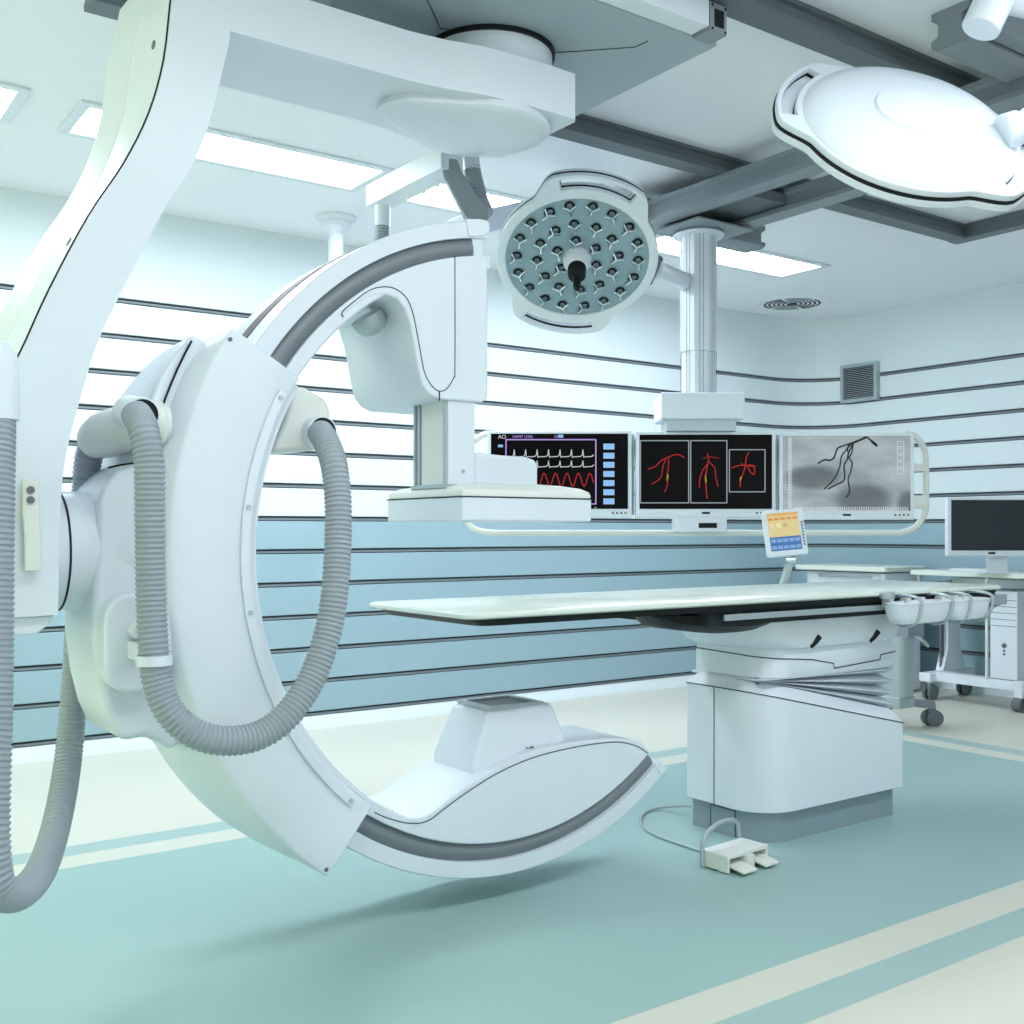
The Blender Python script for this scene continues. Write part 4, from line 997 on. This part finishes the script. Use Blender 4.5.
for x0_ in (.016, L_ * .62):
    finish('pedal', loft(bmesh.new(), [[(x0_, .035, .024), (x0_ + L_ * .34, .035, .024), (x0_ + L_ * .34, .035, .034), (x0_, .035, .034)], [(x0_, -.055, .010), (x0_ + L_ * .34, -.055, .010), (x0_ + L_ * .34, -.055, .018), (x0_, -.055, .018)]]), IVORY, t, .002, M=PM)
hoop = [(-.010, .106, .006), (-.010, .106, .05), (-.008, .106, .085), (.015, .108, .118), (.06, .112, .134), (L_ * .55, .118, .142), (L_ - .03, .124, .128), (L_ - .006, .126, .09), (L_ - .004, .126, .02)]
finish('hoop', tube(bmesh.new(), spline(hoop, 6), .008, 12), ALU, t, M=PM)
cb = [Vector((3.15, 3.13, .05))] + [at(x, y, Z=.006) for x, y in ((664, 808), (662, 807), (648, 811), (641, 818), (644, 828), (658, 836), (680, 844), (704, 852))]
cb = [at(694, 806, X=3.155), at(680, 806, Z=.045)] + [at(664, 807, Z=.015)] + cb[3:]
finish('cable', tube(bmesh.new(), spline(cb, 8), .0062, 10), ALU, t)

# ------------------------------------------------------------------ desk, computer, cabinet along the right wall
t = thing('desk', 'white desk on castor frame standing along the right wall', 'desk', (7.1, 3.6, 0))
DZ = .915; DX0 = 6.80; DYE = 4.66
bm = prism(bmesh.new(), rounded(DX0, 7.40, 2.2, DYE, .03, 4), 'Z', DZ - .035, DZ); finish('worktop', bm, TOPW, t, .006)
for yy_ in (4.52, 2.4):
    lg = bmesh.new()
    prism(lg, [(6.99, .84), (7.22, .84), (7.22, .80), (7.17, .76), (7.17, .36), (7.24, .20), (7.26, .195), (6.94, .195), (6.96, .20), (7.02, .36), (7.02, .76), (6.99, .80)], 'Y', yy_ - .03, yy_ + .03)
    finish('leg', lg, WHITE, t, .004)
    for xx in (6.975, 7.0): finish('lift_tube', cyl(bmesh.new(), (xx, yy_ - .0, .19), (xx, yy_ - .0, .82), .009, 10), DSTEEL, t)
    finish('foot', B(6.78, 7.34, yy_ - .045, yy_ + .045, .13, .195), WHITE, t, .008)
    for xx in (6.85, 7.27):
        cs = bmesh.new()
        for s_ in (-.022, .022): tube(cs, [(xx, yy_ + s_ - .011, .055), (xx, yy_ + s_ + .011, .055)], .055, 24)
        k_ = finish('castor', cs, DSTEEL, t, .004)
        finish('castor_fork', B(xx - .02, xx + .02, yy_ - .012, yy_ + .012, .06, .13), ALU, k_, .003)
finish('support_box', B(6.83, 6.95, 4.42, 4.60, .72, .80), STEEL, t, .004)
finish('crossbar', B(6.85, 6.94, 2.45, 4.48, .135, .20), WHITE, t, .004)
finish('crossbar', B(7.05, 7.13, 2.45, 4.48, .80, .86), WHITE, t, .004)
finish('side_panel', B(6.84, 6.86, 4.085, 4.10, .19, .88), IVORY, t, .002)
for xx in (6.83, 6.87): finish('peg', cyl(bmesh.new(), (xx, 4.60, .84), (xx, 4.60, .885), .011, 10), ALU, t)

t = thing('computer_tower', 'white computer tower with drive bays hung under the desk', 'computer', (7.05, 3.97, .2))
tw = finish('case', B(6.85, 7.30, 3.88, 4.07, .205, .79), WHITE, t, .004)
for k in range(5):
    z = .775 - .043 * k; seam('bay_gap', [(6.8495, 3.885, z - .043), (6.8495, 4.065, z - .043)], tw, .0018)
finish('power_button', cyl(bmesh.new(), (6.846, 3.97, .43), (6.852, 3.97, .43), .016, 16), DSTEEL, tw)
for z in (.395, .372): finish('port', cyl(bmesh.new(), (6.846, 3.97, z), (6.852, 3.97, z), .008, 12), DSTEEL, tw)
finish('castor', tube(bmesh.new(), [(6.86, 3.84, .05), (6.86, 3.90, .05)], .05, 24), DSTEEL, t, .004)
finish('castor_fork', B(6.84, 6.89, 3.84, 3.90, .05, .205), WHITE, t, .004)

t = thing('desktop_monitor', 'white monitor with blank dark grey screen standing on the desk', 'monitor', (7.1, 4.0, DZ))
MDD = 7.15
def LB2(a, b_, c_, d_, e, f, D=MDD): return LB(a, b_, c_, d_, e, f, D)
mm_ = finish('casing', LB2(946.5, 1052, 497, 556, -.02, .03), WHITE, t, .005, M=BF)
finish('screen', LB2(950, 1048.5, 500, 550.5, -.0215, -.018), SCRGREY, mm_, 0, M=BF)
finish('badge', LB2(987, 994, 552, 554, -.0215, -.018), BLACK, mm_, 0, M=BF)
ps = at(999, 560, D=MDD + .06)
finish('stand', LB2(990, 1010, 545, 574, .03, .06), WHITE, t, .004, M=BF)
finish('stand_base', LB2(982, 1018, 572.2, 573.4, -.03, .16), WHITE, t, .002, M=BF)
kb_ = thing('keyboard', 'low white keyboard lying in front of the desk monitor', 'keyboard', (6.95, 4.15, DZ))
kk = finish('keyboard_body', B(6.86, 7.0, 3.93, 4.38, DZ, DZ + .014), WHITE, kb_, .003)
kbm = bmesh.new()
for i in range(5):
    for j in range(15): box(kbm, 6.868 + .026 * i, 6.868 + .026 * i + .021, 3.94 + .0287 * j, 3.94 + .0287 * j + .024, DZ + .013, DZ + .019)
o = finish('keys', kbm, IVORY, kb_)

t = thing('cabinet', 'low white cabinet with a drawer beyond the desk in the corner', 'cabinet', (7.0, 5.2, 0))
finish('body', B(6.72, 7.15, 4.80, 5.50, .02, .885), WHITE, t, .004)
finish('top', prism(bmesh.new(), rounded(6.66, 7.17, 4.76, 5.58, .03, 4), 'Z', .895, .932), TOPW, t, .008)
dr_ = finish('drawer', B(6.710, 6.722, 4.84, 5.46, .70, .872), WHITE, t, .003)
finish('handle', tube(bmesh.new(), [(6.71, 4.9, .858), (6.69, 4.92, .858), (6.69, 5.36, .858), (6.71, 5.38, .858)], .008, 8), ALU, dr_)
finish('door', B(6.710, 6.722, 4.84, 5.46, .06, .69), WHITE, t, .003)

t = thing('equipment_stand', 'grey wheeled equipment stand half hidden behind the table pedestal', 'stand', (6.0, 4.1, 0))
sc = at(896, 660, D=6.55); sx, sy = sc.x, sc.y
finish('post', prism(bmesh.new(), rounded(sx - .07, sx + .07, sy - .09, sy + .07, .04, 5), 'Z', .20, .56), ALU, t)
finish('hook', tube(bmesh.new(), spline([(sx + .04, sy - .10, .56), (sx + .05, sy - .13, .55), (sx + .09, sy - .14, .52), (sx + .13, sy - .13, .50)], 5), .010, 8), ALU, t)
finish('head_box', B(sx - .02, sx + .14, sy - .10, sy + .05, .55, .635), STEEL, t, .004)
finish('base_hub', B(sx - .08, sx + .08, sy - .08, sy + .08, .13, .20), ALU, t, .01)
tips = [at(932, 716, Z=.06), Vector((sx + .22, sy + .26, .06)), Vector((sx - .3, sy + .2, .06))]
for q in tips:
    q = Vector((q.x, q.y, .13)); beam(Vector((sx, sy, .165)), q, .06, .045, 'base_leg', STEEL, t, .006)
    cs = bmesh.new()
    for s_ in (-.02, .02): tube(cs, [(q.x - .01, q.y + s_ - .011, .05), (q.x + .01, q.y + s_ + .011, .05)], .05, 24)
    k_ = finish('castor', cs, DSTEEL, t, .004); finish('castor_fork', B(q.x - .025, q.x + .025, q.y - .012, q.y + .012, .05, .13), STEEL, k_, .003)
